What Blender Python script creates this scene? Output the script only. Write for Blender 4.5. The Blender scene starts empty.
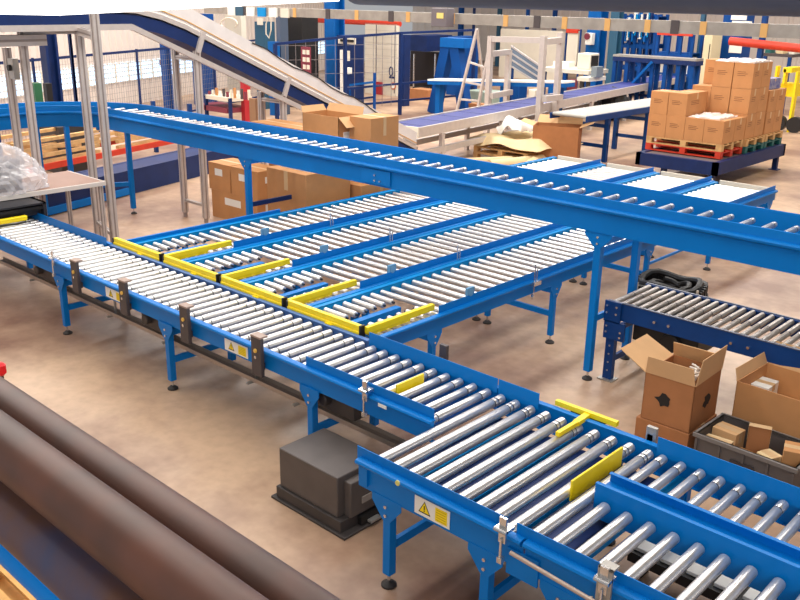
import bpy, bmesh, math, random
from mathutils import Vector, Matrix
random.seed(7)
PI = math.pi
SC = bpy.context.scene
COL = SC.collection
CH = 3.5                       # eye height above the floor
FOC = 882.0                    # focal length in pixels of the 800 px wide frame
PITCH, ROLL, YAW = 0.3327, -0.0168, -0.7449

# ------------------------------------------------------------------ camera
def cam_axes():
    cz, sz, cp, sp = math.cos(YAW), math.sin(YAW), math.cos(PITCH), math.sin(PITCH)
    fwd = Vector((sz*cp, cz*cp, -sp)); right = Vector((cz, -sz, 0)); down = fwd.cross(right)
    cr, sr = math.cos(ROLL), math.sin(ROLL)
    r2 = right*cr + down*sr; d2 = -right*sr + down*cr
    return r2, d2, fwd
CR, CD, CF = cam_axes()
cd = bpy.data.cameras.new('camera'); cam = bpy.data.objects.new('camera', cd); COL.objects.link(cam)
M3 = Matrix((CR, -CD, -CF)).transposed()
cam.matrix_world = Matrix.Translation((0, 0, CH)) @ M3.to_4x4()
cd.sensor_width = 36; cd.lens = FOC/800*36; cd.clip_start = 0.05; cd.clip_end = 200
SC.camera = cam

# ------------------------------------------------------------------ world, light, exposure
SC.view_settings.view_transform = 'Standard'; SC.view_settings.look = 'None'
SC.view_settings.gamma = 1; SC.view_settings.use_curve_mapping = False
SC.view_settings.exposure = 0.0
w = bpy.data.worlds.new('world'); SC.world = w; w.use_nodes = True
bg = w.node_tree.nodes['Background']; bg.inputs[0].default_value = (0.95, 0.97, 1.0, 1); bg.inputs[1].default_value = 0.42
def area(name, loc, rot, sx, sy, power, col=(1, 0.97, 0.93)):
    l = bpy.data.lights.new(name, 'AREA'); l.shape = 'RECTANGLE'; l.size = sx; l.size_y = sy; l.energy = power; l.color = col
    o = bpy.data.objects.new(name, l); COL.objects.link(o); o.location = loc; o.rotation_euler = rot
    return o
for x, pw in ((-22, 2400), (-15.5, 2400), (-9, 1950), (-2.5, 1300)):          # rooflights running across the hall
    area('rooflight_lamp', (x, 17, 7.7), (0, 0, 0), 1.5, 34, pw)
area('open_side_daylight', (3.5, -4.5, 6.0), (math.radians(60), 0, math.radians(38)), 5, 2.5, 420, (1, 0.98, 0.96))

# ------------------------------------------------------------------ helpers
def at(px, py, z=0.0):
    v = CR*((px-400)/FOC) + CD*((py-300)/FOC) + CF
    t = (z-CH)/v.z
    return Vector((v.x*t, v.y*t, z))
def aty(px, py, Y):
    v = CR*((px-400)/FOC) + CD*((py-300)/FOC) + CF
    t = Y/v.y
    return Vector((v.x*t, Y, CH+v.z*t))
def lin(c):
    return tuple(((x/255)/12.92 if x/255 <= 0.04045 else (((x/255)+0.055)/1.055)**2.4) for x in c) + (1,)
MATS = {}
def mat(name, rgb, rough=0.5, metal=0.0, var=0.0, scale=8.0, rgb2=None, emit=0.0, alpha=1.0, trans=0.0, bump=0.0, coat=0.0, spec=0.5):
    if name in MATS: return MATS[name]
    m = bpy.data.materials.new(name); m.use_nodes = True; nt = m.node_tree; b = nt.nodes['Principled BSDF']
    b.inputs['Base Color'].default_value = lin(rgb); b.inputs['Roughness'].default_value = rough; b.inputs['Metallic'].default_value = metal
    b.inputs['Specular IOR Level'].default_value = spec
    if coat: b.inputs['Coat Weight'].default_value = coat; b.inputs['Coat Roughness'].default_value = 0.2
    if trans: b.inputs['Transmission Weight'].default_value = trans
    if alpha < 1: b.inputs['Alpha'].default_value = alpha
    if emit: b.inputs['Emission Color'].default_value = lin(rgb); b.inputs['Emission Strength'].default_value = emit
    if var or rgb2 or bump:
        tc = nt.nodes.new('ShaderNodeTexCoord'); n = nt.nodes.new('ShaderNodeTexNoise'); n.inputs['Scale'].default_value = scale
        n.inputs['Detail'].default_value = 5; nt.links.new(tc.outputs['Object'], n.inputs['Vector'])
        if var or rgb2:
            cr = nt.nodes.new('ShaderNodeValToRGB'); a = lin(rgb); c2 = lin(rgb2) if rgb2 else tuple(x*(1-var) for x in a[:3])+(1,)
            cr.color_ramp.elements[0].color = c2; cr.color_ramp.elements[0].position = 0.35
            cr.color_ramp.elements[1].color = a; cr.color_ramp.elements[1].position = 0.62
            nt.links.new(n.outputs['Fac'], cr.inputs[0]); nt.links.new(cr.outputs[0], b.inputs['Base Color'])
        if bump:
            bp = nt.nodes.new('ShaderNodeBump'); bp.inputs['Strength'].default_value = bump
            nt.links.new(n.outputs['Fac'], bp.inputs['Height']); nt.links.new(bp.outputs[0], b.inputs['Normal'])
    MATS[name] = m
    return m
BLUE = mat('painted_blue_steel', (0, 118, 200), 0.42, 0, 0.06, 3, spec=0.22)
LBLUE = mat('light_blue_plate', (4, 140, 210), 0.45, 0, 0.06, 3, spec=0.2)
NAVY = mat('navy_paint', (4, 60, 124), 0.45, 0, 0.15, 4, spec=0.3)
DNAVY = mat('dark_navy_paint', (16, 42, 94), 0.5, 0, 0.2, 4, spec=0.3)
ROLL_M = mat('zinc_roller', (226, 224, 222), 0.3, 0.75, 0.08, 30)
ROLL_D = mat('roller_grey', (176, 170, 165), 0.36, 0.7, 0.12, 20)
AXLE = mat('roller_end_dark', (40, 46, 60), 0.5, 0.3)
YEL = mat('yellow_paint', (250, 220, 10), 0.42, 0, 0.06, 12)
BLACK = mat('black_plastic', (22, 20, 20), 0.5)
FOOTM = mat('foot_rubber', (36, 30, 28), 0.6)
CHROME = mat('zinc_bolt', (215, 215, 215), 0.25, 0.9)
GALV = mat('galvanised_steel', (176, 172, 166), 0.42, 0.55, 0.15, 10)
ALU = mat('aluminium_profile', (205, 196, 190), 0.4, 0.35, 0.08, 10)
ALUD = mat('aluminium_slot', (150, 138, 132), 0.5, 0.3)
GREYB = mat('sensor_grey_brown', (74, 66, 66), 0.55)
DGREY = mat('dark_grey_sheet', (92, 84, 80), 0.5, 0.1, 0.15, 5)
DGREY2 = mat('dark_grey_base', (66, 60, 58), 0.5, 0.1, 0.2, 5)
CARD = mat('cardboard', (196, 140, 88), 0.8, 0, 0.08, 6)
CARD2 = mat('cardboard_dark', (172, 114, 70), 0.8, 0, 0.1, 6)
CARDI = mat('cardboard_inside', (212, 168, 120), 0.85, 0, 0.06, 6)
TAPE = mat('brown_tape', (206, 172, 128), 0.35)
WHITE = mat('white_label', (238, 236, 228), 0.6)
INK = mat('black_print', (30, 26, 24), 0.7)
BLUEINK = mat('blue_print', (60, 80, 110), 0.7)
WOOD = mat('pallet_wood', (216, 170, 112), 0.8, 0, 0.25, 7)
REDP = mat('red_paint', (206, 58, 34), 0.5, 0, 0.1, 5)
GREENP = mat('green_paint', (24, 96, 92), 0.5)
KRAFT = mat('kraft_paper', (222, 196, 150), 0.8, 0, 0.1, 4)
CREAM = mat('cream_sheet', (222, 214, 196), 0.6, 0, 0.05, 3)
PIPE_M = mat('rusty_brown_tube', (92, 58, 46), 0.45, 0.1, 0, 6, rgb2=(74, 50, 42))
WIRE = mat('fence_wire', (128, 120, 120), 0.6)
BELTW = mat('white_belt', (222, 216, 212), 0.55, 0, 0.08, 5)
BELTP = mat('purple_blue_belt', (40, 50, 124), 0.6, 0, 0.1, 5)
ORANGE = mat('orange_strap', (214, 164, 96), 0.6)
TEAL = mat('teal_cabinet', (38, 84, 110), 0.5)
GREEN = mat('green_cabinet', (40, 100, 66), 0.5)
RACKO = mat('rack_maroon', (120, 44, 60), 0.5)
CLADM = mat('worktop_brown', (160, 126, 110), 0.5, 0, 0.1, 4)

class MB:
    """collects shapes in world coordinates; build() makes one mesh object"""
    def __init__(s): s.v = []; s.f = []; s.mi = []
    def add(s, vs, fs, mi=0):
        n = len(s.v); s.v += [tuple(v) for v in vs]
        for f in fs: s.f.append(tuple(n+i for i in f)); s.mi.append(mi)
        return s
    def box(s, lo, hi, mi=0):
        x0, y0, z0 = lo; x1, y1, z1 = hi
        if x0 > x1: x0, x1 = x1, x0
        if y0 > y1: y0, y1 = y1, y0
        if z0 > z1: z0, z1 = z1, z0
        return s.add([(x0,y0,z0),(x1,y0,z0),(x1,y1,z0),(x0,y1,z0),(x0,y0,z1),(x1,y0,z1),(x1,y1,z1),(x0,y1,z1)],
                     [(0,3,2,1),(4,5,6,7),(0,1,5,4),(1,2,6,5),(2,3,7,6),(3,0,4,7)], mi)
    def frame(s, p0, p1, up=(0,0,1)):
        d = (Vector(p1)-Vector(p0)).normalized(); u = Vector(up)
        if abs(d.dot(u)) > 0.99: u = Vector((0,1,0))
        r = d.cross(u).normalized(); u2 = r.cross(d).normalized()
        return d, r, u2
    def bar(s, p0, p1, w, h, mi=0, up=(0,0,1)):
        p0 = Vector(p0); p1 = Vector(p1); d, r, u = s.frame(p0, p1, up); r = r*w/2; u = u*h/2
        vs = [p0-r-u, p0+r-u, p0+r+u, p0-r+u, p1-r-u, p1+r-u, p1+r+u, p1-r+u]
        return s.add(vs, [(0,1,2,3),(4,7,6,5),(0,4,5,1),(1,5,6,2),(2,6,7,3),(3,7,4,0)], mi)
    def extr(s, p0, p1, prof, mi=0, up=(0,0,1)):
        """extrude a closed profile [(sideways, up)] from p0 to p1"""
        p0 = Vector(p0); p1 = Vector(p1); d, r, u = s.frame(p0, p1, up); n = len(prof)
        vs = [p0+r*a+u*b for a, b in prof] + [p1+r*a+u*b for a, b in prof]
        fs = [tuple(range(n)), tuple(range(2*n-1, n-1, -1))] + [(i, n+i, n+(i+1) % n, (i+1) % n) for i in range(n)]
        return s.add(vs, fs, mi)
    def lathe(s, p0, p1, prof, n=14, mi=0):
        """prof = [(t along, radius)] closed at both ends"""
        p0 = Vector(p0); p1 = Vector(p1); d, r, u = s.frame(p0, p1); vs = []; L = (p1-p0).length
        for t, q in prof:
            for k in range(n):
                a = 2*PI*k/n; vs.append(p0+d*t+(r*math.cos(a)+u*math.sin(a))*q)
        fs = [tuple(range(n-1, -1, -1)), tuple((len(prof)-1)*n+k for k in range(n))]
        mis = [mi, mi]
        for j in range(len(prof)-1):
            for k in range(n):
                fs.append((j*n+k, j*n+(k+1) % n, (j+1)*n+(k+1) % n, (j+1)*n+k))
        return s.add(vs, fs, mi)
    def cyl(s, p0, p1, r, n=14, mi=0, r2=None):
        L = (Vector(p1)-Vector(p0)).length
        return s.lathe(p0, p1, [(0, r), (L, r if r2 is None else r2)], n, mi)
    def tube(s, pts, r, n=8, mi=0):
        pts = [Vector(p) for p in pts]; vs = []; m = len(pts)
        for i, p in enumerate(pts):
            d = (pts[min(i+1, m-1)]-pts[max(i-1, 0)]).normalized(); u = Vector((0,0,1))
            if abs(d.dot(u)) > 0.95: u = Vector((0,1,0))
            a = d.cross(u).normalized(); b = a.cross(d).normalized()
            for k in range(n):
                q = 2*PI*k/n; vs.append(p+(a*math.cos(q)+b*math.sin(q))*r)
        fs = [tuple(range(n)), tuple((m-1)*n+n-1-k for k in range(n))]
        for i in range(m-1):
            for k in range(n): fs.append((i*n+k, (i+1)*n+k, (i+1)*n+(k+1) % n, i*n+(k+1) % n))
        return s.add(vs, fs, mi)
    def sweep(s, pts, prof, mi=0):
        """sweep a closed profile (sideways right, up) along horizontal points"""
        pts = [Vector(p) for p in pts]; m = len(pts); n = len(prof); vs = []
        for i, p in enumerate(pts):
            d = (pts[min(i+1, m-1)]-pts[max(i-1, 0)]).normalized(); r = d.cross(Vector((0,0,1))).normalized()
            for a, b in prof: vs.append(p+r*a+Vector((0,0,b)))
        fs = [tuple(range(n)), tuple((m-1)*n+n-1-k for k in range(n))]
        for i in range(m-1):
            for k in range(n): fs.append((i*n+k, (i+1)*n+k, (i+1)*n+(k+1) % n, i*n+(k+1) % n))
        return s.add(vs, fs, mi)
    def build(s, name, m, parent=None, smooth=True, bevel=0.0, loc=None):
        me = bpy.data.meshes.new(name); L = Vector(loc) if loc is not None else Vector((0,0,0))
        P = Vector((0,0,0)); q = parent
        while q is not None: P = P + Vector(q.location); q = q.parent
        off = L if parent is None else P+L
        me.from_pydata([tuple(Vector(v)-off) for v in s.v], [], s.f)
        ms = m if isinstance(m, (list, tuple)) else [m]
        for q in ms: me.materials.append(q)
        if len(ms) > 1: me.polygons.foreach_set('material_index', s.mi)
        bm = bmesh.new(); bm.from_mesh(me); bmesh.ops.recalc_face_normals(bm, faces=bm.faces); bm.to_mesh(me); bm.free()
        if smooth:
            me.polygons.foreach_set('use_smooth', [True]*len(me.polygons)); me.set_sharp_from_angle(angle=math.radians(38))
        me.update()
        o = bpy.data.objects.new(name, me); COL.objects.link(o); o.location = L
        if parent is not None: o.parent = parent
        if bevel:
            b = o.modifiers.new('bevel', 'BEVEL'); b.width = bevel; b.segments = 2; b.limit_method = 'ANGLE'
        return o
def tag(o, label=None, cat=None, group=None, kind=None):
    if label: o['label'] = label
    if cat: o['category'] = cat
    if group: o['group'] = group
    if kind: o['kind'] = kind
    return o
def thing(name, label, cat, loc, group=None):
    o = bpy.data.objects.new(name, None); COL.objects.link(o); o.location = loc; o.empty_display_size = 0.1
    return tag(o, label, cat, group)
def struct(o): o['kind'] = 'structure'; return o
def kids(o): return [c for c in bpy.data.objects if c.parent == o]
def dup(o, dloc, label=None, group=None):
    r = o.copy(); COL.objects.link(r); r.location = Vector(o.location)+Vector(dloc)
    if label: r['label'] = label
    if group: r['group'] = group
    for ch in CHILD.get(o.name) or kids(o):
        c = ch.copy(); COL.objects.link(c); c.parent = r
        for g in kids(ch):
            d = g.copy(); COL.objects.link(d); d.parent = c
    return r
CHILD = {}
def copy_part(src, parent, dloc):
    c = src.copy(); COL.objects.link(c); c.parent = parent; c.location = Vector(src.location)+Vector(dloc)
    return c
def text_part(body, size, m, parent, loc, rot, name='lettering', ext=0.001):
    cu = bpy.data.curves.new(name, 'FONT'); cu.body = body; cu.size = size; cu.extrude = ext; cu.align_x = 'CENTER'; cu.align_y = 'CENTER'
    cu.materials.append(m); o = bpy.data.objects.new(name, cu); COL.objects.link(o)
    P = Vector((0,0,0)); q = parent
    while q is not None: P += Vector(q.location); q = q.parent
    o.parent = parent; o.location = Vector(loc)-P; o.rotation_euler = rot
    return o

# ------------------------------------------------------------------ floor, walls, roof
def floor_mat():
    m = bpy.data.materials.new('concrete_floor'); m.use_nodes = True; nt = m.node_tree; b = nt.nodes['Principled BSDF']; L = nt.links.new
    tc = nt.nodes.new('ShaderNodeTexCoord')
    n1 = nt.nodes.new('ShaderNodeTexNoise'); n1.inputs['Scale'].default_value = 0.42; n1.inputs['Detail'].default_value = 6; n1.inputs['Roughness'].default_value = 0.6
    n2 = nt.nodes.new('ShaderNodeTexNoise'); n2.inputs['Scale'].default_value = 9; n2.inputs['Detail'].default_value = 6
    L(tc.outputs['Object'], n1.inputs['Vector']); L(tc.outputs['Object'], n2.inputs['Vector'])
    c = nt.nodes.new('ShaderNodeValToRGB'); c.color_ramp.elements[0].position = 0.38; c.color_ramp.elements[0].color = lin((134, 100, 82))
    c.color_ramp.elements[1].position = 0.6; c.color_ramp.elements[1].color = lin((202, 170, 140)); L(n1.outputs['Fac'], c.inputs[0])
    c2 = nt.nodes.new('ShaderNodeValToRGB'); c2.color_ramp.elements[0].position = 0.3; c2.color_ramp.elements[0].color = (0.72, 0.7, 0.68, 1)
    c2.color_ramp.elements[1].position = 0.6; c2.color_ramp.elements[1].color = (1, 1, 1, 1); L(n2.outputs['Fac'], c2.inputs[0])
    mx = nt.nodes.new('ShaderNodeMix'); mx.data_type = 'RGBA'; mx.blend_type = 'MULTIPLY'; mx.inputs[0].default_value = 0.45
    L(c.outputs[0], mx.inputs[6]); L(c2.outputs[0], mx.inputs[7]); L(mx.outputs[2], b.inputs['Base Color'])
    r = nt.nodes.new('ShaderNodeMapRange'); r.inputs[3].default_value = 0.5; r.inputs[4].default_value = 0.26
    L(n1.outputs['Fac'], r.inputs[0]); L(r.outputs[0], b.inputs['Roughness'])
    return m
struct(MB().box((-36, -6, -0.2), (8, 44, 0)).build('floor', floor_mat(), smooth=False))
def ribbed(p0, p1, z0, z1, pitch=0.3, depth=0.05, th=0.08):
    """trapezoidal sheet cladding standing between two floor points"""
    mb = MB(); p0 = Vector(p0); p1 = Vector(p1); d = (p1-p0); L = d.length; d.normalize(); nrm = Vector((-d.y, d.x, 0)); pts = []
    k = 0; x = 0
    while x < L-pitch:
        for dx, q in ((0, 0), (0.62, 0), (0.7, 1), (0.92, 1)): pts.append(p0+d*(x+dx*pitch)+nrm*depth*q)
        x += pitch
    pts.append(p1); n = len(pts)
    vs = [(p.x, p.y, z0) for p in pts]+[(p.x, p.y, z1) for p in pts]
    back = [p-nrm*th for p in pts]; vs += [(p.x, p.y, z0) for p in back]+[(p.x, p.y, z1) for p in back]
    fs = []
    for i in range(n-1):
        fs += [(i, i+1, n+i+1, n+i), (2*n+i+1, 2*n+i, 3*n+i, 3*n+i+1), (n+i, n+i+1, 3*n+i+1, 3*n+i), (i+1, i, 2*n+i, 2*n+i+1)]
    return mb.add(vs, fs)
CLAD = mat('cream_cladding', (224, 212, 202), 0.55, 0, 0.05, 1)
FDIR = Vector((-0.42, 0.907, 0)).normalized(); FN = Vector((-FDIR.y, FDIR.x, 0))      # along the left fence, and away from the aisle
W0 = Vector((-19.44, 8.4, 0))+FN*3.2
wl0 = W0-FDIR*14; wl1 = W0+FDIR*26
# the left wall is cladding below and above a long window strip
struct(ribbed(wl1, wl0, 0, 0.75).build('wall_left', CLAD, smooth=False))
w2 = struct(ribbed(wl1, wl0, 1.35, 7.8).build('wall_left_upper', CLAD, smooth=False)); w2.name = 'wall_left.001'
GLASS = mat('window_daylight', (190, 222, 255), 0.3, emit=1.6)
wn = MB().bar(wl0+Vector((0,0,1.05)), wl1+Vector((0,0,1.05)), 0.04, 0.6).build('window_1', GLASS); struct(wn)
mb = MB()
for k in range(0, 60): 
    p = wl0+FDIR*(k*0.68)-FN*0.05; mb.bar(p+Vector((0,0,0.75)), p+Vector((0,0,1.35)), 0.05, 0.05)
for zz in (0.77, 0.93, 1.08, 1.2, 1.33): mb.bar(wl0-FN*0.05+Vector((0,0,zz)), wl1-FN*0.05+Vector((0,0,zz)), 0.04, 0.03)
mb.build('window_frame', CREAM, wn)
struct(ribbed((-38, 42, 0), (8, 42, 0), 0, 7.8, 0.6).build('wall_back', CLAD, smooth=False))
struct(MB().box((-38, -6, 7.8), (8, 44, 7.95)).build('ceiling', mat('roof_deck', (168, 164, 160), 0.7), smooth=False))

# ------------------------------------------------------------------ conveyor pieces
def roller_mb(p0, p1, r, grooves=(), n=16, axle=0.012, ext=0.02):
    p0 = Vector(p0); p1 = Vector(p1); L = (p1-p0).length; d = (p1-p0).normalized(); c = 0.006
    pr = [(0, r*0.8), (c, r)]
    for g in sorted(grooves): pr += [(g-0.007, r), (g, r-0.004), (g+0.007, r)]
    pr += [(L-c, r), (L, r*0.8)]
    mb = MB().lathe(p0, p1, pr, n)
    for v in (p0-d*ext, p1): mb.cyl(v, v+d*ext, axle, 6, 1)
    for g in grooves:
        mb.lathe(p0+d*(g-0.004), p0+d*(g+0.004), [(0, r-0.001), (0.008, r-0.001)], n, 1)
    return mb
def rollers(root, xs, mk, moving=(1, 0, 0), m=(None,), name='roller'):
    first = None
    for x in xs:
        if first is None: first = mk(xs[0]).build(name, m, root); CHL.append(first)
        else: CHL.append(copy_part(first, root, Vector(moving)*(x-xs[0])))
CHL = []
def rail_prof(h, out):
    """side channel; sideways positive = out * right of travel; top lip bulges outwards"""
    o = out
    p = [(0, -h), (0, -0.045), (o*0.012, -0.04), (o*0.03, -0.03), (o*0.036, -0.015), (o*0.03, -0.003), (o*0.012, 0.003), (-o*0.02, 0.0), (-o*0.02, -0.006), (-o*0.006, -0.01), (-o*0.006, -h+0.006), (-o*0.03, -h+0.006), (-o*0.03, -h)]
    return p
def side_rail(root, p0, p1, h, out, m=None, name='side_rail'):
    o = MB().extr(p0, p1, rail_prof(h, out)).build(name, m or BLUE, root); CHL.append(o); return o
def leg(root, x, y, ztop, w=0.06, foot=True, m=None, gus=0, gax='x', outv=None):
    """square tube leg with levelling foot; gus = half width of the gusset plate"""
    m = m or BLUE
    o = MB().box((x-w/2, y-w/2, 0.09), (x+w/2, y+w/2, ztop)).build('leg', m, root, bevel=0.004); CHL.append(o)
    if foot:
        MB().cyl((x, y, 0.03), (x, y, 0.1), 0.011, 8, 1).lathe((x, y, 0), (x, y, 0.035), [(0, 0.05), (0.012, 0.05), (0.035, 0.02)], 14, 0).build('levelling_foot', [FOOTM, CHROME], o)
    if gus:
        s = outv if outv is not None else -1
        if gax == 'x':
            yy = y+s*(w/2+0.004); g = MB().add([(x-gus, yy, ztop), (x+gus, yy, ztop), (x+gus, yy, ztop-0.05), (x+w/2, yy, ztop-0.16), (x-w/2, yy, ztop-0.16), (x-gus, yy, ztop-0.05)]+
               [(x-gus, yy+0.006, ztop), (x+gus, yy+0.006, ztop), (x+gus, yy+0.006, ztop-0.05), (x+w/2, yy+0.006, ztop-0.16), (x-w/2, yy+0.006, ztop-0.16), (x-gus, yy+0.006, ztop-0.05)],
               [(0,1,2,3,4,5), (11,10,9,8,7,6)]+[(i, 6+i, 6+(i+1) % 6, (i+1) % 6) for i in range(6)])
            for zz in (0.06, 0.12): g.cyl((x, yy-0.012, ztop-zz), (x, yy+0.002, ztop-zz), 0.011, 8, 1)
        else:
            xx = x+s*(w/2+0.004); g = MB().add([(xx, y-gus, ztop), (xx, y+gus, ztop), (xx, y+gus, ztop-0.05), (xx, y+w/2, ztop-0.16), (xx, y-w/2, ztop-0.16), (xx, y-gus, ztop-0.05)]+
               [(xx-0.006, y-gus, ztop), (xx-0.006, y+gus, ztop), (xx-0.006, y+gus, ztop-0.05), (xx-0.006, y+w/2, ztop-0.16), (xx-0.006, y-w/2, ztop-0.16), (xx-0.006, y-gus, ztop-0.05)],
               [(0,1,2,3,4,5), (11,10,9,8,7,6)]+[(i, 6+i, 6+(i+1) % 6, (i+1) % 6) for i in range(6)])
            for zz in (0.06, 0.12): g.cyl((xx-0.002, y, ztop-zz), (xx+0.012, y, ztop-zz), 0.011, 8, 1)
        g.build('gusset_plate', [m, CHROME], o)
    return o
def brace(root, p0, p1, w=0.03, h=0.06, m=None, name='cross_brace'):
    o = MB().bar(p0, p1, w, h).build(name, m or BLUE, root); CHL.append(o); return o
def clamp(root, x, y, z, s=-1, ax='y', gls=True):
    """guard rail clamp standing on the rail lip with a pin and a reflector box"""
    if ax == 'y': f = lambda a, b, c: (x+a, y+s*b, z+c)
    else: f = lambda a, b, c: (x+s*b, y+a, z+c)
    mb = MB(); mb.box(f(-0.022, 0.03, -0.08), f(0.022, 0.045, 0.07)); mb.box(f(-0.04, -0.01, -0.005), f(0.04, 0.06, 0.012)); mb.cyl(f(0, 0.05, -0.17), f(0, 0.05, -0.05), 0.008, 8)
    mb.cyl(f(-0.04, 0.06, 0.0), f(0.04, 0.06, 0.0), 0.012, 8); mb.box(f(-0.015, 0.03, -0.2), f(0.015, 0.06, -0.165))
    o = mb.build('guard_clamp', CHROME, root); CHL.append(o)
    return o
def warning_label(root, x0, x1, y, z0, z1):
    o = MB().box((x0, y-0.003, z0), (x1, y, z1)).build('warning_label', WHITE, root)
    w_, h_ = x1-x0, z1-z0; cx = x0+w_*0.29; cz = z0+h_*0.5; t = min(w_*0.24, h_*0.40)
    def tri(k, yy): return [(cx-t*k, yy, cz-t*0.8*k), (cx+t*k, yy, cz-t*0.8*k), (cx, yy, cz+t*0.95*k)]
    mb = MB()
    for k, yy, mi in ((1.0, y-0.004, 1), (0.78, y-0.005, 0)):
        a = tri(k, yy); b = tri(k, yy+0.001); mb.add(a+b, [(0,1,2), (5,4,3), (0,3,4,1), (1,4,5,2), (2,5,3,0)], mi)
    mb.box((cx-t*0.07, y-0.0065, cz-t*0.25), (cx+t*0.07, y-0.005, cz+t*0.35), 1).box((cx-t*0.07, y-0.0065, cz-t*0.48), (cx+t*0.07, y-0.005, cz-t*0.34), 1)
    mb.build('warning_triangle', [YEL, INK], o)
    mb = MB().box((x0+w_*0.6, y-0.005, z0+h_*0.12), (x0+w_*0.93, y-0.003, z1-h_*0.12))
    for k in range(5): zz = z0+h_*(0.2+0.14*k); mb.box((x0+w_*0.63, y-0.006, zz), (x0+w_*0.9, y-0.005, zz+h_*0.03), 1)
    mb.build('text_panel', [YEL, mat('label_line', (190, 160, 20), 0.6)], o)
def frange(a, b, s):
    r = []
    while a <= b+1e-6: r.append(a); a += s
    return r

# ------------------------------------------------------------------ main roller conveyor
ZT = 0.82; ZR = 0.80
r = thing('roller_conveyor', 'long blue conveyor of closely spaced rollers running from the dark tunnel on the left, with grey sensor posts and white guard', 'conveyor', (-7.4, 4.42, 0))
r['label'] = 'long blue conveyor of dense rollers leaving the dark tunnel, with grey sensor posts'
side_rail(r, (-11.9, 4.06, ZT), (-3.42, 4.06, ZT), 0.17, 1)
side_rail(r, (-11.9, 4.80, ZT), (-8.84, 4.80, ZT), 0.17, -1)
side_rail(r, (-8.84, 4.80, ZT-0.01), (-4.76, 4.80, ZT-0.01), 0.16, -1, mat('blue_grey_rail', (84, 124, 186), 0.4))
side_rail(r, (-4.76, 4.80, ZT), (-3.42, 4.80, ZT), 0.17, -1)
rollers(r, frange(-11.3, -3.5, 0.13), lambda x: roller_mb((x, 4.085, ZR-0.03), (x, 4.765, ZR-0.03), 0.031, (0.09, 0.57)), m=[ROLL_M, AXLE])
MB().box((-4.72, 4.073, ZT-0.04), (-3.43, 4.078, ZT+0.075)).build('guard_plate', BLUE, r)
MB().box((-11.9, 4.775, ZT-0.04), (-8.9, 4.78, ZT+0.06)).build('guard_plate', BLUE, r)
mb = MB().box((-4.74, 4.775, ZT-0.04), (-3.43, 4.78, ZT+0.075))
mb.build('guard_plate', BLUE, r)
MB().box((-11.9, 4.08, 0.665), (-3.45, 4.77, 0.675)).build('shade_pan', NAVY, r)  # navy sheet added so the gaps between rollers look shaded
for x in (-8.62, -6.62, -4.66):
    leg(r, x, 4.08, 0.66, gus=0.11); leg(r, x, 4.76, 0.66, gus=0)
    brace(r, (x, 4.1, 0.56), (x, 4.74, 0.56)); brace(r, (x, 4.1, 0.29), (x, 4.74, 0.29))
leg(r, -10.9, 4.08, 0.66); leg(r, -10.9, 4.76, 0.66); brace(r, (-10.9, 4.1, 0.56), (-10.9, 4.74, 0.56))
for x in (-8.14, -7.22, -6.22, -5.22):
    o = MB().box((x-0.06, 3.985, 0.60), (x+0.06, 4.02, 0.93)).box((x-0.02, 4.02, 0.64), (x+0.02, 4.06, 0.7)).build('sensor_post', GREYB, r, bevel=0.004)
    MB().box((x-0.062, 3.983, 0.93), (x+0.062, 4.06, 0.945)).build('cap', mat('tan_cap', (158, 136, 124), 0.5), o)
    MB().cyl((x, 3.973, 0.82), (x, 3.985, 0.82), 0.017, 12).build('sensor_eye', mat('amber_lens', (235, 190, 90), 0.3), o); MB().cyl((x, 3.975, 0.765), (x, 3.985, 0.765), 0.014, 12).build('screw', CHROME, o)
clamp(r, -8.62, 4.05, 0.86); clamp(r, -4.02, 4.05, 0.86)
warning_label(r, -7.66, -7.33, 4.058, 0.665, 0.765); warning_label(r, -5.73, -5.42, 4.058, 0.665, 0.765)
MB().box((-3.90, 4.02, 0.775), (-3.82, 4.024, 0.80)).build('maker_plate', WHITE, r)
MB().box((-10.6, 4.22, 0.36), (-3.9, 4.31, 0.365)).box((-10.6, 4.215, 0.36), (-3.9, 4.22, 0.40)).box((-10.6, 4.31, 0.36), (-3.9, 4.315, 0.40)).build('cable_tray', mat('tray_brown_grey', (168, 152, 140), 0.4, 0.3), r)
for x in (-9.6, -7.9, -6.9, -5.6, -5.0): MB().bar((x, 4.27, 0.36), (x, 4.27, 0.66), 0.02, 0.02).box((x-0.015, 4.17, 0.345), (x+0.015, 4.37, 0.36)).build('tray_hanger', GALV, r)
for x in (-7.0, -4.5, -9.2): MB().box((x-0.25, 4.18, 0.45), (x+0.2, 4.45, 0.66)).cyl((x-0.1, 4.2, 0.55), (x-0.1, 4.0+0.12, 0.55), 0.05, 14).build('drive_motor', DGREY2, r, bevel=0.01)
MB().box((-3.955, 4.26, 0.70), (-3.94, 4.55, 0.845)).build('stop_blade', YEL, r)

p = at(444, 352, 0.9); MB().box((p.x-0.035, 4.86, 0.84), (p.x+0.035, 4.89, 0.96)).box((p.x-0.02, 4.81, 0.70), (p.x+0.02, 4.87, 0.86)).build('reflector_bracket', GREYB, r)
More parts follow.
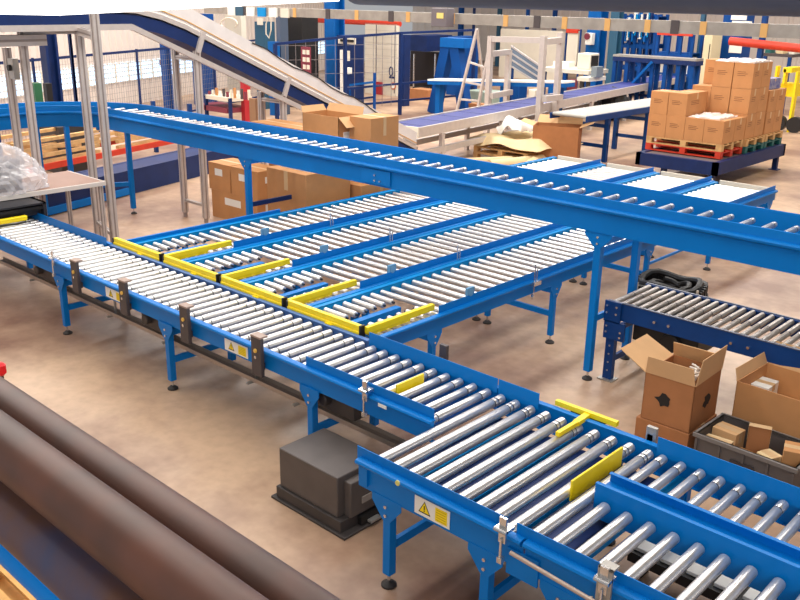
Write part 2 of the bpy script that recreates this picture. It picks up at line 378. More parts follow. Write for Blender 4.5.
# ------------------------------------------------------------------ two-lane merge conveyor in the foreground
r = thing('merge_conveyor', 'wide blue conveyor in the foreground whose rollers split into two lanes', 'conveyor', (-1.8, 4.1, 0))
X1 = -0.35
side_rail(r, (-3.42, 3.36, ZT), (-2.19, 3.36, ZT), 0.19, 1); side_rail(r, (-2.175, 3.36, ZT), (X1, 3.36, ZT), 0.19, 1)
side_rail(r, (-3.42, 4.80, ZT), (X1, 4.80, ZT), 0.19, -1)
MB().box((-3.45, 3.378, ZT-0.05), (-2.31, 3.383, ZT+0.065)).build('guard_plate', BLUE, r)
MB().box((-2.25, 3.378, ZT-0.05), (X1, 3.383, ZT+0.065)).build('guard_plate', BLUE, r)
for a, b in ((-3.42, -3.07), (-2.17, X1)):
    MB().box((a, 4.775, ZT-0.05), (b, 4.78, ZT+0.075)).build('guard_plate', BLUE, r)
MB().box((-3.41, 3.366, 0.70), (-3.405, 4.79, ZT-0.06)).build('end_plate', BLUE, r)
rollers(r, frange(-3.37, -2.2, 0.129), lambda x: roller_mb((x, 3.40, ZR-0.035), (x, 4.76, ZR-0.035), 0.034, (1.24, 1.28)), m=[ROLL_M, AXLE])
rollers(r, frange(-2.08, X1-0.05, 0.14), lambda x: roller_mb((x, 3.40, ZR-0.03), (x, 4.01, ZR-0.03), 0.033, ()), m=[ROLL_M, AXLE])
rollers(r, frange(-2.11, X1-0.05, 0.125), lambda x: roller_mb((x, 4.24, ZR-0.03), (x, 4.76, ZR-0.03), 0.030, (0.42,)), m=[ROLL_M, AXLE])
mb = MB().box((-2.17, 4.03, ZT-0.16), (X1, 4.035, ZT+0.05)).box((-2.17, 4.20, ZT-0.16), (X1, 4.205, ZT+0.05)).box((-2.17, 4.035, ZT-0.005), (X1, 4.2, ZT))
mb.extr((-2.17, 4.2, ZT+0.05), (X1, 4.2, ZT+0.05), [(0, 0), (0.02, 0.006), (0.02, 0.012), (-0.006, 0.012), (-0.006, 0)]).extr((-2.17, 4.035, ZT+0.05), (X1, 4.035, ZT+0.05), [(0.006, 0), (0.006, 0.012), (-0.02, 0.012), (-0.02, 0.006), (0, 0)])
mb.build('lane_divider', BLUE, r)
# cross members seen between the rollers; dark pan below is added as shade
for k, x in enumerate((-3.17, -2.78, -2.39, -1.99)): brace(r, (x, 3.37, 0.66), (x, 4.79, 0.66), 0.05, 0.03, LBLUE, 'cross_member')
MB().box((-3.38, 3.40, 0.60), (-2.1, 4.76, 0.61)).build('shade_pan', DNAVY, r)
for x in (-3.18, -2.43, -1.95, -1.2, -0.5):
    leg(r, x, 3.39, 0.64, 0.06, gus=0.12); leg(r, x, 4.77, 0.64, 0.06, gus=0)
    brace(r, (x, 3.42, 0.56), (x, 4.74, 0.56)); brace(r, (x, 3.42, 0.29), (x, 4.74, 0.29))
warning_label(r, -2.95, -2.685, 3.357, 0.65, 0.765)
MB().cyl((-3.06, 3.32, 0.808), (-3.06, 3.328, 0.808), 0.017, 14).build('round_sticker', mat('sticker', (220, 210, 120), 0.5), r)
clamp(r, -2.28, 3.335, 0.87); clamp(r, -1.68, 3.335, 0.87)
MB().box((-1.72, 3.30, 0.72), (-1.64, 3.315, 0.93)).box((-1.72, 3.30, 0.92), (-1.64, 3.37, 0.93)).build('sensor_bracket', GALV, r, bevel=0.002)
MB().cyl((-2.22, 3.29, 0.76), (-1.62, 3.29, 0.72), 0.012, 10).build('actuator_rod', mat('rod_tan', (190, 170, 155), 0.4, 0.3), r)
MB().tube([(-1.74, 3.3, 0.74), (-1.72, 3.27, 0.69), (-1.66, 3.26, 0.67), (-1.6, 3.28, 0.70), (-1.64, 3.27, 0.74), (-1.56, 3.26, 0.75), (-1.48, 3.27, 0.73)], 0.009, 6).build('cable', mat('cable_beige', (196, 182, 168), 0.5), r)
MB().box((-3.40, 3.34, 0.66), (-3.33, 3.36, 0.78)).build('joint_plate', BLUE, r)
MB().box((-2.28, 3.345, 0.58), (-2.08, 3.358, 0.74)).build('joint_plate', BLUE, r)
# the yellow blade and the T handle
MB().box((-2.31, 3.99, 0.72), (-2.295, 4.57, 0.855)).build('stop_blade', YEL, r, bevel=0.003)
MB().bar((-2.98, 4.86, 0.835), (-2.50, 4.86, 0.835), 0.035, 0.035).bar((-2.72, 4.86, 0.83), (-2.72, 4.70, 0.82), 0.045, 0.03).bar((-2.72, 4.72, 0.82), (-2.72, 4.48, 0.82), 0.03, 0.03).build('tee_handle', YEL, r)
MB().box((-2.85, 4.84, 0.78), (-2.61, 4.91, 0.815)).build('handle_mount', BLACK, r)
MB().box((-2.29, 4.85, 0.80), (-2.22, 4.88, 0.90)).box((-2.28, 4.85, 0.66), (-2.24, 4.88, 0.85)).build('guard_clamp', GALV, r)
# white roll-up boards seen under the near lane
t = thing('floor_trunking', 'row of white plates on a dark strip on the floor under the near lane of the two-lane conveyor', 'trunking', (-1.2, 4.6, 0))
t['label'] = 'dark floor strip with white plates under the near lane of the foreground conveyor'
MB().box((-2.15, 4.50, 0.13), (-0.3, 4.71, 0.20)).build('base_strip', BLACK, t)
for x in (-2.1, -1.55, -0.95, -0.4): MB().box((x-0.03, 4.56, 0.0), (x+0.03, 4.66, 0.13)).build('foot', BLACK, t)
for k in range(10): MB().box((-2.13+k*0.175, 4.54, 0.20), (-2.13+k*0.175+0.15, 4.71, 0.225)).build('white_plate', WHITE, t, bevel=0.004)

# ------------------------------------------------------------------ four branch lanes
def make_lane(X, label):
    global CHL
    CHL = []
    r = thing('branch_conveyor', label, 'conveyor', (X-0.45, 9.2, 0), 'blue branch roller lanes leaving the long conveyor')
    Y0, Y1 = 4.88, 13.45; zt = 0.79
    CHL.append(MB().extr((X, Y0, zt+0.03), (X, Y1, zt+0.03), rail_prof(0.15, 1)).build('side_rail', BLUE, r))
    CHL.append(MB().box((X-0.965, Y0+0.1, zt-0.12), (X-0.959, Y1, zt+0.03)).box((X-0.985, Y0+0.1, zt+0.016), (X-0.895, Y1, zt+0.022)).box((X-0.901, Y0+0.1, zt-0.12), (X-0.895, Y1, zt+0.022)).build('inner_rail', LBLUE, r))
    CHL.append(MB().box((X-0.018, 5.68, zt-0.02), (X-0.012, Y1, zt+0.10)).build('guard_plate', BLUE, r))
    rollers(r, frange(5.84, Y1-0.05, 0.152), lambda y: roller_mb((X-0.88, y, zt-0.016), (X-0.04, y, zt-0.016), 0.028, (), 12), moving=(0, 1, 0), m=[ROLL_M, AXLE])
    rollers(r, frange(4.98, 5.74, 0.12), lambda y: roller_mb((X-0.88, y, zt-0.016), (X-0.60, y, zt-0.016), 0.030, (), 12), moving=(0, 1, 0), m=[ROLL_M, AXLE], name='short_roller')
    rollers(r, frange(5.0, 5.74, 0.12), lambda y: roller_mb((X-0.33, y, zt-0.016), (X-0.05, y, zt-0.016), 0.030, (), 12), moving=(0, 1, 0), m=[ROLL_M, AXLE], name='short_roller')
    CHL.append(MB().box((X-0.56, 4.95, zt-0.12), (X-0.49, 5.70, zt-0.035)).build('centre_beam', BLUE, r))
    CHL.append(MB().box((X-0.87, Y0+0.02, zt-0.12), (X, Y0+0.03, zt-0.02)).build('end_plate', NAVY, r))
    CHL.append(MB().box((X-0.88, Y1, zt-0.12), (X, Y1+0.03, zt+0.05)).build('end_stop', CREAM, r))
    for y in (5.62, 7.57, 9.6, 11.4, 13.3):
        leg(r, X-0.035, y, 0.68, 0.055, gus=0.10, gax='y', outv=1); leg(r, X-0.88, y, 0.68, 0.055)
        brace(r, (X-0.03, y, 0.59), (X-0.88, y, 0.59)); brace(r, (X-0.03, y, 0.33), (X-0.88, y, 0.33))
    brace(r, (X-0.035, 9.6, 0.45), (X-0.035, 11.4, 0.45), 0.02, 0.03)
    # reflector with its rod clamps on the guard
    o = MB().box((X-0.04, 6.08, zt+0.06), (X-0.015, 6.19, zt+0.17)).cyl((X-0.03, 6.13, zt-0.03), (X-0.03, 6.13, zt+0.06), 0.008, 8, 1).cyl((X-0.015, 6.135, zt+0.12), (X-0.01, 6.135, zt+0.12), 0.035, 14, 0).build('reflector_box', [mat('reflector_blue', (96, 150, 190), 0.4), CHROME], r, bevel=0.003); CHL.append(o)
    o = MB().cyl((X+0.03, 7.1, zt-0.1), (X+0.03, 7.1, zt+0.2), 0.007, 8).cyl((X+0.03, 7.14, zt-0.02), (X+0.03, 7.14, zt+0.15), 0.006, 8).box((X+0.0, 7.06, zt-0.02), (X+0.06, 7.18, zt+0.02)).cyl((X+0.03, 7.08, zt-0.12), (X+0.08, 7.0, zt-0.12), 0.014, 10).build('guard_clamp', CHROME, r); CHL.append(o)
    # yellow guide along the mouth and yellow arm
    o = MB().box((X-1.08, 4.83, zt+0.045), (X-0.16, 4.875, zt+0.095)).box((X-1.08, 4.82, zt+0.02), (X-0.16, 4.885, zt+0.045)).build('mouth_guide', YEL, r, bevel=0.004); CHL.append(o)
    MB().box((X-1.10, 4.825, zt+0.0), (X-1.08, 4.88, zt+0.09)).build('end_cap', BLACK, o); MB().box((X-0.16, 4.825, zt-0.01), (X-0.142, 4.88, zt+0.1)).build('end_cap', BLACK, o)
    MB().box((X-0.56, 4.80, zt-0.03), (X-0.48, 4.84, zt+0.03)).build('bracket', YEL, o)
    o = MB().box((X-0.14, 4.87, zt+0.03), (X-0.095, 5.72, zt+0.09)).box((X-0.17, 4.9, zt+0.005), (X-0.10, 5.4, zt+0.035)).build('arm_guide', YEL, r, bevel=0.006); CHL.append(o)
    return r
lane = make_lane(-4.75, 'blue branch roller lane nearest the front, its outer rail facing the open floor')
CHILD[lane.name] = kids(lane)
for k, lb in enumerate(('second blue branch roller lane counted from the open floor', 'third blue branch roller lane counted from the open floor', 'blue branch roller lane farthest back, beside the large brown cartons')):
    dup(lane, (-(k+1), 0, 0), lb)
t = MB().box((-8.76, 4.9, 0.64), (-8.73, 7.15, 0.855)).build('side_panel', BLUE); tag(t, 'blue guard panel along the outer left edge of the farthest branch lane', 'guard')
t.name = 'guard_panel'
t2 = MB().cyl((-8.745, 5.2, 0), (-8.745, 5.2, 0.66), 0.014, 8).build('support_post', BLUE, t); MB().cyl((-8.745, 7.1, 0), (-8.745, 7.1, 0.66), 0.014, 8).build('support_post', BLUE, t)

# ------------------------------------------------------------------ raised conveyor crossing above the lanes
r = thing('overhead_conveyor', 'high blue roller conveyor crossing above the branch lanes and curving away at the left', 'conveyor', (-7, 7.42, 0))
ZO = 1.71
def curve_pts(R, n=14, y_end=2.6):
    pts = [Vector((0.6, 6.05+R, ZO)), Vector((-12.6, 6.05+R, ZO))]
    for k in range(1, n+1):
        a = PI/2*k/n; pts.append(Vector((-12.6-R*math.sin(a), 6.05+R*math.cos(a), ZO)))
    pts.append(Vector((-12.6-R, y_end, ZO)))
    return pts
def lip(h, o, g=0.085): return [(0, -h), (0, -0.05), (o*0.018, -0.042), (o*0.04, -0.03), (o*0.045, -0.012), (o*0.036, 0.002), (o*0.012, 0.006), (o*0.006, g), (0, g+0.005), (-o*0.006, g), (-o*0.006, -h+0.006), (-o*0.04, -h+0.006), (-o*0.04, -h)]
# travelling towards -x, the near side lies on the left
MB().sweep(curve_pts(0.93), lip(0.235, -1)).build('side_rail', BLUE, r)
MB().sweep(curve_pts(1.80), lip(0.235, 1, 0.045)).build('side_rail', BLUE, r)
f0 = None
for k in range(66):
    x = -0.0-0.193*k
    if f0 is None: f0 = roller_mb((x, 7.01, 1.657), (x, 7.75, 1.657), 0.027, (0.68,), 12).build('roller', [ROLL_M, AXLE], r)
    else: copy_part(f0, r, (-0.193*k, 0, 0))
for k in range(10):
    a = PI/2*(k+0.5)/10; s_, c_ = math.sin(a), math.cos(a)
    roller_mb((-12.6-0.97*s_, 6.05+0.97*c_, 1.665), (-12.6-1.74*s_, 6.05+1.74*c_, 1.665), 0.03, (), 12).build('roller', [ROLL_M, AXLE], r)
for k in range(15):
    y = 5.9-0.2*k; roller_mb((-13.57, y, 1.665), (-14.34, y, 1.665), 0.03, (), 10).build('roller', [ROLL_M, AXLE], r)
for y in (7.03, 7.76): leg(r, -3.99, y, 1.49, 0.07, gus=0.14 if y < 7.5 else 0)
for z in (0.62, 1.36): brace(r, (-3.99, 7.06, z), (-3.99, 7.76, z))
leg(r, -9.22, 7.03, 1.49, 0.07, gus=0.14); brace(r, (-9.22, 7.06, 0.85), (-9.22, 7.75, 0.85), m=DNAVY); brace(r, (-9.22, 7.06, 1.42), (-9.22, 7.8, 1.42))
leg(r, -12.96, 7.5, 1.44, 0.07); brace(r, (-12.96, 6.98, 1.45), (-12.96, 7.85, 1.45), 0.05, 0.05)
for x, y in ((-13.58, 6.3), (-14.1, 7.05), (-13.55, 4.6), (-14.4, 4.6)): leg(r, x, y, 1.5, 0.07)
brace(r, (-13.58, 6.3, 0.5), (-14.1, 7.05, 0.5)); brace(r, (-13.6, 6.3, 0.5), (-12.96, 7.5, 0.5), 0.03, 0.07)
MB().box((-7.05, 6.962, 1.50), (-6.6, 6.972, 1.66)).cyl((-6.83, 6.945, 1.54), (-6.83, 6.962, 1.54), 0.011, 8, 1).cyl((-6.83, 6.945, 1.6), (-6.83, 6.962, 1.6), 0.011, 8, 1).cyl((-6.75, 6.945, 1.54), (-6.75, 6.962, 1.54), 0.011, 8, 1).build('joint_plate', [BLUE, CHROME], r)
MB().box((-2.2, 7.83, ZO), (-1.5, 7.84, ZO+0.045)).build('joint_plate', GALV, r)

# ------------------------------------------------------------------ navy roller table at the right
r = thing('roller_table', 'short dark navy roller table behind the open cardboard boxes on the right', 'conveyor', (-2.4, 7.5, 0))
zt = 0.80
for y, o in ((7.16, 1), (7.90, -1)):
    MB().box((-3.91, y-0.004, zt-0.17), (-0.9, y+0.004, zt)).box((-3.91, y, zt-0.004), (-0.9, y+o*0.035, zt)).build('side_rail', NAVY, r)
    MB().box((-3.91, y-0.012*1, zt-0.0), (-0.9, y+0.012, zt+0.008)).build('edge_strip', mat('edge_grey_blue', (96, 104, 122), 0.4, 0.4), r)
rollers(r, frange(-3.86, -1.0, 0.0875), lambda x: roller_mb((x, 7.2, zt-0.02), (x, 7.87, zt-0.02), 0.026, (0.33,), 12), m=[ROLL_D, AXLE])
MB().box((-3.93, 7.13, zt-0.20), (-3.76, 7.152, zt+0.005)).box((-3.92, 7.13, zt-0.37), (-3.70, 7.15, zt-0.19)).build('corner_plate', NAVY, r)
for x, z in ((-3.90, .76), (-3.90, .69), (-3.80, .76), (-3.80, .69), (-3.89, .56), (-3.89, .5), (-3.74, .52), (-3.74, .47)): MB().cyl((x, 7.118, z), (x, 7.13, z), 0.011, 8).build('bolt', CHROME, r)
for x in (-3.42, -3.28, -2.70, -2.55): MB().cyl((x, 7.135, .71), (x, 7.156, .71), 0.013, 10).build('bolt', CHROME, r)
for x in (-3.85, -1.3):
    for y in (7.18, 7.88):
        o = MB().box((x-0.045, y-0.03, 0.01), (x+0.045, y+0.03, 0.64)).build('leg', NAVY, r)
        MB().box((x-0.08, y-0.07, 0), (x+0.08, y+0.06, 0.012)).build('base_plate', GALV, o)
        mb = MB()
        for k in range(6): mb.cyl((x, y-0.034, 0.1+k*0.085), (x, y-0.03, 0.1+k*0.085), 0.009, 8)
        mb.build('hole_row', GALV, o)
    brace(r, (x, 7.2, 0.2), (x, 7.86, 0.2), m=NAVY); brace(r, (x, 7.2, 0.5), (x, 7.86, 0.5), m=NAVY)
MB().box((-3.7, 7.3, 0.42), (-3.05, 7.75, 0.66)).cyl((-3.3, 7.25, 0.5), (-3.3, 7.8, 0.5), 0.09, 16).build('drive_motor', BLACK, r, bevel=0.01)

# coil of black energy chain behind the table
t = thing('cable_chain_coil', 'round coil of black ribbed cable chain on the floor behind the navy roller table', 'cable chain', (-4.22, 9.1, 0))
mb = MB(); N = 150
for k in range(N):
    a = 2*PI*k/50; R = 0.40-0.03*(k//50)*0.6; z = 0.14+0.13*(k//50)+0.03*math.sin(3*a)
    c = Vector((-4.22+R*math.cos(a), 9.1+R*math.sin(a), z)); tt = Vector((-math.sin(a), math.cos(a), 0))
    mb.bar(c-tt*0.018, c+tt*0.018, 0.09 if k % 2 else 0.075, 0.12)
mb.build('chain_link_run', BLACK, t, smooth=False)
MB().tube([(-4.22+0.2*math.cos(a), 9.1+0.25*math.sin(a), 0.40+0.04*math.sin(2.3*a)) for a in [i*0.35 for i in range(26)]], 0.035, 8).tube([(-4.22+0.33*math.cos(a), 9.1+0.3*math.sin(a), 0.47+0.03*math.sin(3*a)) for a in [i*0.35 for i in range(19)]], 0.04, 8).build('hose_loop', BLACK, t)
for a in (3.3, 4.2, 5.2, 5.9): 
    x, y = -4.22+0.43*math.cos(a), 9.1+0.43*math.sin(a); MB().bar((x, y, 0.05), (x, y, 0.5), 0.02, 0.02).build('cable_tie', mat('tie_white', (190, 180, 165), 0.6), t)

# ------------------------------------------------------------------ cartons
def rot2(x, y, a): return (x*math.cos(a)-y*math.sin(a), x*math.sin(a)+y*math.cos(a))
def slab(mb, o, a, lo, hi, mi=0):
    """box in a frame at o turned by a about z"""
    vs = []
    for z in (lo[2], hi[2]):
        for x, y in ((lo[0], lo[1]), (hi[0], lo[1]), (hi[0], hi[1]), (lo[0], hi[1])):
            q = rot2(x, y, a); vs.append((o[0]+q[0], o[1]+q[1], o[2]+z))
    return mb.add(vs, [(0,3,2,1),(4,5,6,7),(0,1,5,4),(1,2,6,5),(2,3,7,6),(3,0,4,7)], mi)
def carton(cx, cy, z, w, d, h, label, group=None, m=None, rz=0.0, mark=None, name='carton'):
    """closed carton: body, tape strip, printed marks as parts"""
    t = thing(name, label, 'box', (cx, cy, z), group); m = m or CARD; O = (cx, cy, z)
    b = MB(); slab(b, O, rz, (-w/2, -d/2, 0), (w/2, d/2, h)); b.build('body', m, t, bevel=0.004)
    tp = MB(); slab(tp, O, rz, (-w/2-0.001, -0.03, h), (w/2+0.001, 0.03, h+0.001)); slab(tp, O, rz, (w/2, -0.03, h*0.72), (w/2+0.0015, 0.03, h)); slab(tp, O, rz, (-w/2-0.0015, -0.03, h*0.72), (-w/2, 0.03, h)); tp.build('tape', TAPE, t)
    mk = MB(); pm = [INK if mark != 'blue' else BLUEINK]
    if mark == 'lines':
        for k in range(3): slab(mk, O, rz, (-w*0.3, -d/2-0.0015, h*(0.5+0.07*k)), (w*0.12+w*0.1*(k % 2), -d/2, h*(0.5+0.07*k)+0.012))
        for k in range(3): slab(mk, O, rz, (w/2, -d*0.3, h*(0.5+0.07*k)), (w/2+0.0015, d*0.1, h*(0.5+0.07*k)+0.012))
        pm = [mat('faded_print', (138, 92, 58), 0.8)]
    elif mark == 'blue':
        vs = [(-0.2*w, h*0.44), (-0.1*w, h*0.44), (-0.1*w, h*0.54), (-0.15*w, h*0.52)]
        for (x0, x1, z0, z1) in ((-0.24, -0.10, 0.46, 0.5), (-0.2, -0.10, 0.5, 0.55), (-0.08, 0.2, 0.48, 0.515)): slab(mk, O, rz, (x0*w, -d/2-0.0015, z0*h), (x1*w, -d/2, z1*h))
    elif mark == 'label':
        slab(mk, O, rz, (-w*0.2, -d/2-0.0015, h*0.55), (w*0.15, -d/2, h*0.8)); pm = [WHITE]
        m2 = MB(); slab(m2, O, rz, (w/2, -d*0.2, h*0.55), (w/2+0.0015, d*0.1, h*0.78)); m2.build('paper_label', WHITE, t)
    if mark: mk.build('print' if mark != 'label' else 'paper_label', pm, t)
    return t
def flap(mb, o, a, p0, p1, length, ang, th=0.006, mi=0):
    """flap hinged on rim edge p0-p1 (local, with z), opening outward by ang from vertical"""
    e = Vector((p1[0]-p0[0], p1[1]-p0[1], 0)); n = Vector((e.y, -e.x, 0)).normalized()
    dr = n*math.sin(ang)+Vector((0,0,1))*math.cos(ang); up = e.normalized().cross(dr)*th
    P0 = Vector(p0); P1 = Vector(p1); e.normalize(); k = 0.02
    vs = [P0, P1, P1+dr*length-e*k, P0+dr*length+e*k]; vs += [v+up for v in vs]; out = []
    for v in vs: q = rot2(v.x, v.y, a); out.append((o[0]+q[0], o[1]+q[1], o[2]+v.z))
    mb.add(out, [(0,1,2,3),(7,6,5,4),(0,4,5,1),(1,5,6,2),(2,6,7,3),(3,7,4,0)], mi)
def open_carton(cx, cy, z, w, d, h, label, flaps, rz=0.0, m=None, mi=None, group=None, th=0.008):
    """flaps: dict side -> (length, angle) for sides front(-y) right(+x) back(+y) left(-x)"""
    t = thing('open_carton', label, 'box', (cx, cy, z), group); O = (cx, cy, z); b = MB()
    slab(b, O, rz, (-w/2, -d/2, 0), (w/2, d/2, th))
    for lo, hi in (((-w/2, -d/2, 0), (w/2, -d/2+th, h)), ((-w/2, d/2-th, 0), (w/2, d/2, h)), ((-w/2, -d/2, 0), (-w/2+th, d/2, h)), ((w/2-th, -d/2, 0), (w/2, d/2, h))): slab(b, O, rz, lo, hi)
    b.build('body', m or CARD2, t)
    E = {'front': ((-w/2, -d/2, h), (w/2, -d/2, h)), 'right': ((w/2, -d/2, h), (w/2, d/2, h)), 'back': ((w/2, d/2, h), (-w/2, d/2, h)), 'left': ((-w/2, d/2, h), (-w/2, -d/2, h))}
    for s, (l, a) in flaps.items():
        f = MB(); flap(f, O, rz, E[s][0], E[s][1], l, a); f.build('flap', mi or CARDI, t)
    return t

# right-hand group of boxes
t = open_carton(-2.77, 6.42, 0.25, 0.42, 0.50, 0.41, 'open cardboard box holding tangled white cable, flaps up, with dark torn patches', {'front': (0.15, 0.15), 'left': (0.28, 1.1), 'right': (0.22, 0.1), 'back': (0.16, -0.5)}, rz=0.02)
mb = MB()
for (sx, sz) in ((0.02, 0.24), (0.0, 0.0)):
    pass
def blotch(parent, cx, y, cz, r0, m, ax='y', seed=1):
    rnd = random.Random(seed); n = 14; a = []; b = []
    for k in range(n):
        q = 2*PI*k/n; rr = r0*rnd.uniform(0.55, 1.15)
        p = (cx+rr*math.cos(q), cz+rr*0.8*math.sin(q))
        if ax == 'y': a.append((p[0], y-0.002, p[1])); b.append((p[0], y, p[1]))
        else: a.append((y+0.002, p[0], p[1])); b.append((y, p[0], p[1]))
    MB().add(a+b, [tuple(range(n)), tuple(range(2*n-1, n-1, -1))]+[(i, n+i, n+(i+1) % n, (i+1) % n) for i in range(n)]).build('torn_patch', m, parent)
blotch(t, -2.80, 6.42-0.252, 0.47, 0.075, INK, seed=3)
blotch(t, 6.44, -2.77+0.212, 0.45, 0.07, INK, ax='x', seed=5)
k_ = thing('cable_bundle', 'tangle of thin white cable lying in the open cardboard box with torn patches', 'cable', (-2.68, 6.45, 0.26))
for j in range(5):
    rnd = random.Random(j); pts = [(-2.77+(0.10+0.02*math.sin(2.7*i+j))*math.cos(i*0.5)+0.02*j*rnd.uniform(-1, 1), 6.42+(0.12)*math.sin(i*0.5)+0.02*j*rnd.uniform(-1, 1), 0.60+0.008*i*0.5+0.03*math.sin(i*0.9+j)) for i in range(16)]
    MB().tube(pts, 0.008, 6).build('cable_loop', mat('white_cable', (222, 214, 204), 0.5), k_)
MB().box((-2.90, 6.28, 0.262), (-2.64, 6.56, 0.5)).build('cable_spool', GREYB, k_)
carton(-2.78, 6.42, 0.0, 0.46, 0.52, 0.25, 'closed brown carton on the floor carrying the open box of white cable', m=CARD2)
open_carton(-1.93, 6.86, 0.0, 0.92, 0.55, 0.62, 'large open cardboard box right of the torn one, flaps folded out towards the navy table', {'left': (0.10, 0.3), 'back': (0.20, 0.35), 'right': (0.25, 0.9)}, rz=-0.05, m=CARD)
carton(-2.32, 6.98, 0.32, 0.17, 0.22, 0.2, 'small white packet inside the large open cardboard box', m=WHITE, name='packet')
carton(-2.1, 6.95, 0.008, 0.72, 0.38, 0.30, 'brown filling carton at the bottom of the large open cardboard box', m=CARDI)
# grey tote
t = thing('storage_crate', 'dark grey plastic crate full of small cartons in front of the large open box', 'crate', (-2.02, 6.28, 0)); CRM = mat('crate_grey', (92, 86, 84), 0.5)
O = (-2.06, 6.27, 0.0); az = -0.03; b = MB(); W_, D_, H_ = 0.76, 0.46, 0.35
slab(b, O, az, (-W_/2, -D_/2, 0), (W_/2, D_/2, 0.01))
for lo, hi in (((-W_/2, -D_/2, 0), (W_/2, -D_/2+0.012, H_)), ((-W_/2, D_/2-0.012, 0), (W_/2, D_/2, H_)), ((-W_/2, -D_/2, 0), (-W_/2+0.012, D_/2, H_)), ((W_/2-0.012, -D_/2, 0), (W_/2, D_/2, H_))): slab(b, O, az, lo, hi)
for k in range(5): slab(b, O, az, (-W_/2+k*(W_-0.02)/4, -D_/2-0.012, 0.02), (-W_/2+0.02+k*(W_-0.02)/4, -D_/2, H_-0.04))
b.build('body', CRM, t)
b = MB()
for lo, hi in (((-W_/2-0.02, -D_/2-0.02, H_-0.03), (W_/2+0.02, -D_/2+0.012, H_)), ((-W_/2-0.02, D_/2-0.012, H_-0.03), (W_/2+0.02, D_/2+0.02, H_)), ((-W_/2-0.02, -D_/2, H_-0.03), (-W_/2+0.012, D_/2, H_)), ((W_/2-0.012, -D_/2, H_-0.03), (W_/2+0.02, D_/2, H_))): slab(b, O, az, lo, hi)
b.build('rim', mat('crate_rim', (118, 112, 108), 0.5), t)
b = MB(); slab(b, O, az, (-0.09, -D_/2-0.016, 0.18), (0.09, -D_/2-0.002, 0.24)); b.build('handle', mat('crate_handle', (58, 50, 50), 0.6), t)
for (dx, dy, w_, d_, h_, a_, zz, lb, mm) in ((-0.25, 0.07, 0.2, 0.15, 0.08, -0.1, 0.2, 'pale small carton at the rear left corner of the grey crate', CARDI), (-0.25, -0.12, 0.2, 0.12, 0.05, 0.05, 0.2, 'flat cream carton at the front left corner of the grey crate', KRAFT),
        (-0.01, 0.05, 0.16, 0.03, 0.19, 0.3, 0.15, 'torn upright cardboard piece in the middle of the grey crate', CARD2), (0.13, -0.08, 0.13, 0.13, 0.06, -0.4, 0.2, 'light small box right of centre in the grey crate', KRAFT),
        (0.27, 0.02, 0.15, 0.18, 0.13, 0.3, 0.18, 'brown small box at the right end of the grey crate', CARD), (0.0, -0.13, 0.2, 0.1, 0.03, -0.1, 0.2, 'flat brown piece lying at the front of the grey crate', CARD)):
    carton(-2.06+dx, 6.27+dy, 0.011, w_, d_, h_+0.24 if h_ < 0.15 else h_+0.24, lb, 'small cartons in the grey crate', mm, a_)

# dark grey machine cover on the floor
t = thing('machine_cover', 'dark grey metal box with a stepped base on the floor under the long conveyor', 'metal box', (-3.9, 3.75, 0))
mb = MB().box((-4.44, 3.56, 0.11), (-3.83, 4.0, 0.42)).box((-3.83, 3.62, 0.11), (-3.76, 4.0, 0.38)); mb.build('cover', DGREY, t, bevel=0.008)
MB().box((-4.5, 3.52, 0.0), (-3.72, 4.06, 0.02)).box((-4.46, 3.54, 0.02), (-3.78, 4.03, 0.11)).build('base', DGREY2, t, bevel=0.004)
MB().box((-3.757, 3.72, 0.19), (-3.75, 3.82, 0.24)).build('rating_plate', mat('plate_grey', (150, 140, 132), 0.5), t)
MB().box((-3.775, 3.7, 0.03), (-3.74, 3.98, 0.09)).build('cable_duct', BLACK, t); MB().box((-3.74, 3.76, 0.035), (-3.70, 3.86, 0.05)).build('latch', GALV, t)

# cartons on the floor behind the raised conveyor
def on(px0, px1, Y): return aty(px0, 200, Y).x, aty(px1, 200, Y).x
for (x0, x1, z0, z1, lb, mk, y0, d_) in ((-12.0, -11.42, 0.46, 0.90, 'upper left brown carton of the small stack behind the raised conveyor leg', 'label', 8.35, 0.5),
        (-11.40, -10.72, 0.46, 0.90, 'upper right brown carton of the small stack, directly behind the raised conveyor leg', 'label', 8.35, 0.5),
        (-11.95, -10.75, 0.0, 0.46, 'long bottom carton carrying the small stack behind the raised conveyor leg', 'label', 8.35, 0.55),
        (-9.28, -8.83, 0.0, 0.92, 'plain brown carton behind the large blue-printed carton, bottom of two', None, 8.72, 0.86)):
    if d_ == 0: continue
    carton((x0+x1)/2, y0+d_/2, z0, x1-x0-0.01, d_, z1-z0, lb, 'cartons behind the raised conveyor', CARD, mark=mk)
t = thing('large_carton', 'large taped cardboard carton with blue print beside the farthest branch lane', 'box', (-9.42, 8.25, 0))
O = (-9.42, 8.25, 0); b = MB(); slab(b, O, 0, (-0.42, -0.42, 0), (0.42, 0.42, 1.17)); b.build('body', CARD, t, bevel=0.006)
b = MB(); slab(b, O, 0, (-0.04, -0.422, 0.9), (0.04, -0.42, 1.17)); b.build('tape', TAPE, t)
b = MB(); slab(b, O, 0, (-0.04, -0.422, 0.35), (0.04, -0.42, 0.56)); b.build('tape', TAPE, t)
b = MB(); slab(b, O, 0, (-0.3, -0.25, 1.17), (0.3, 0.25, 1.18)); b.build('document_sheet', WHITE, t)
b = MB(); slab(b, O, 0, (0.42, -0.22, 0.58), (0.422, -0.10, 0.68)); slab(b, O, 0, (0.42, -0.12, 0.60), (0.422, 0.12, 0.64)); slab(b, O, 0, (0.42, 0.11, 0.61), (0.422, 0.22, 0.635)); b.build('print', BLUEINK, t)
b = MB(); slab(b, O, 0, (-0.02, -0.423, 0.38), (0.02, -0.422, 0.46)); b.build('stamp', INK, t)
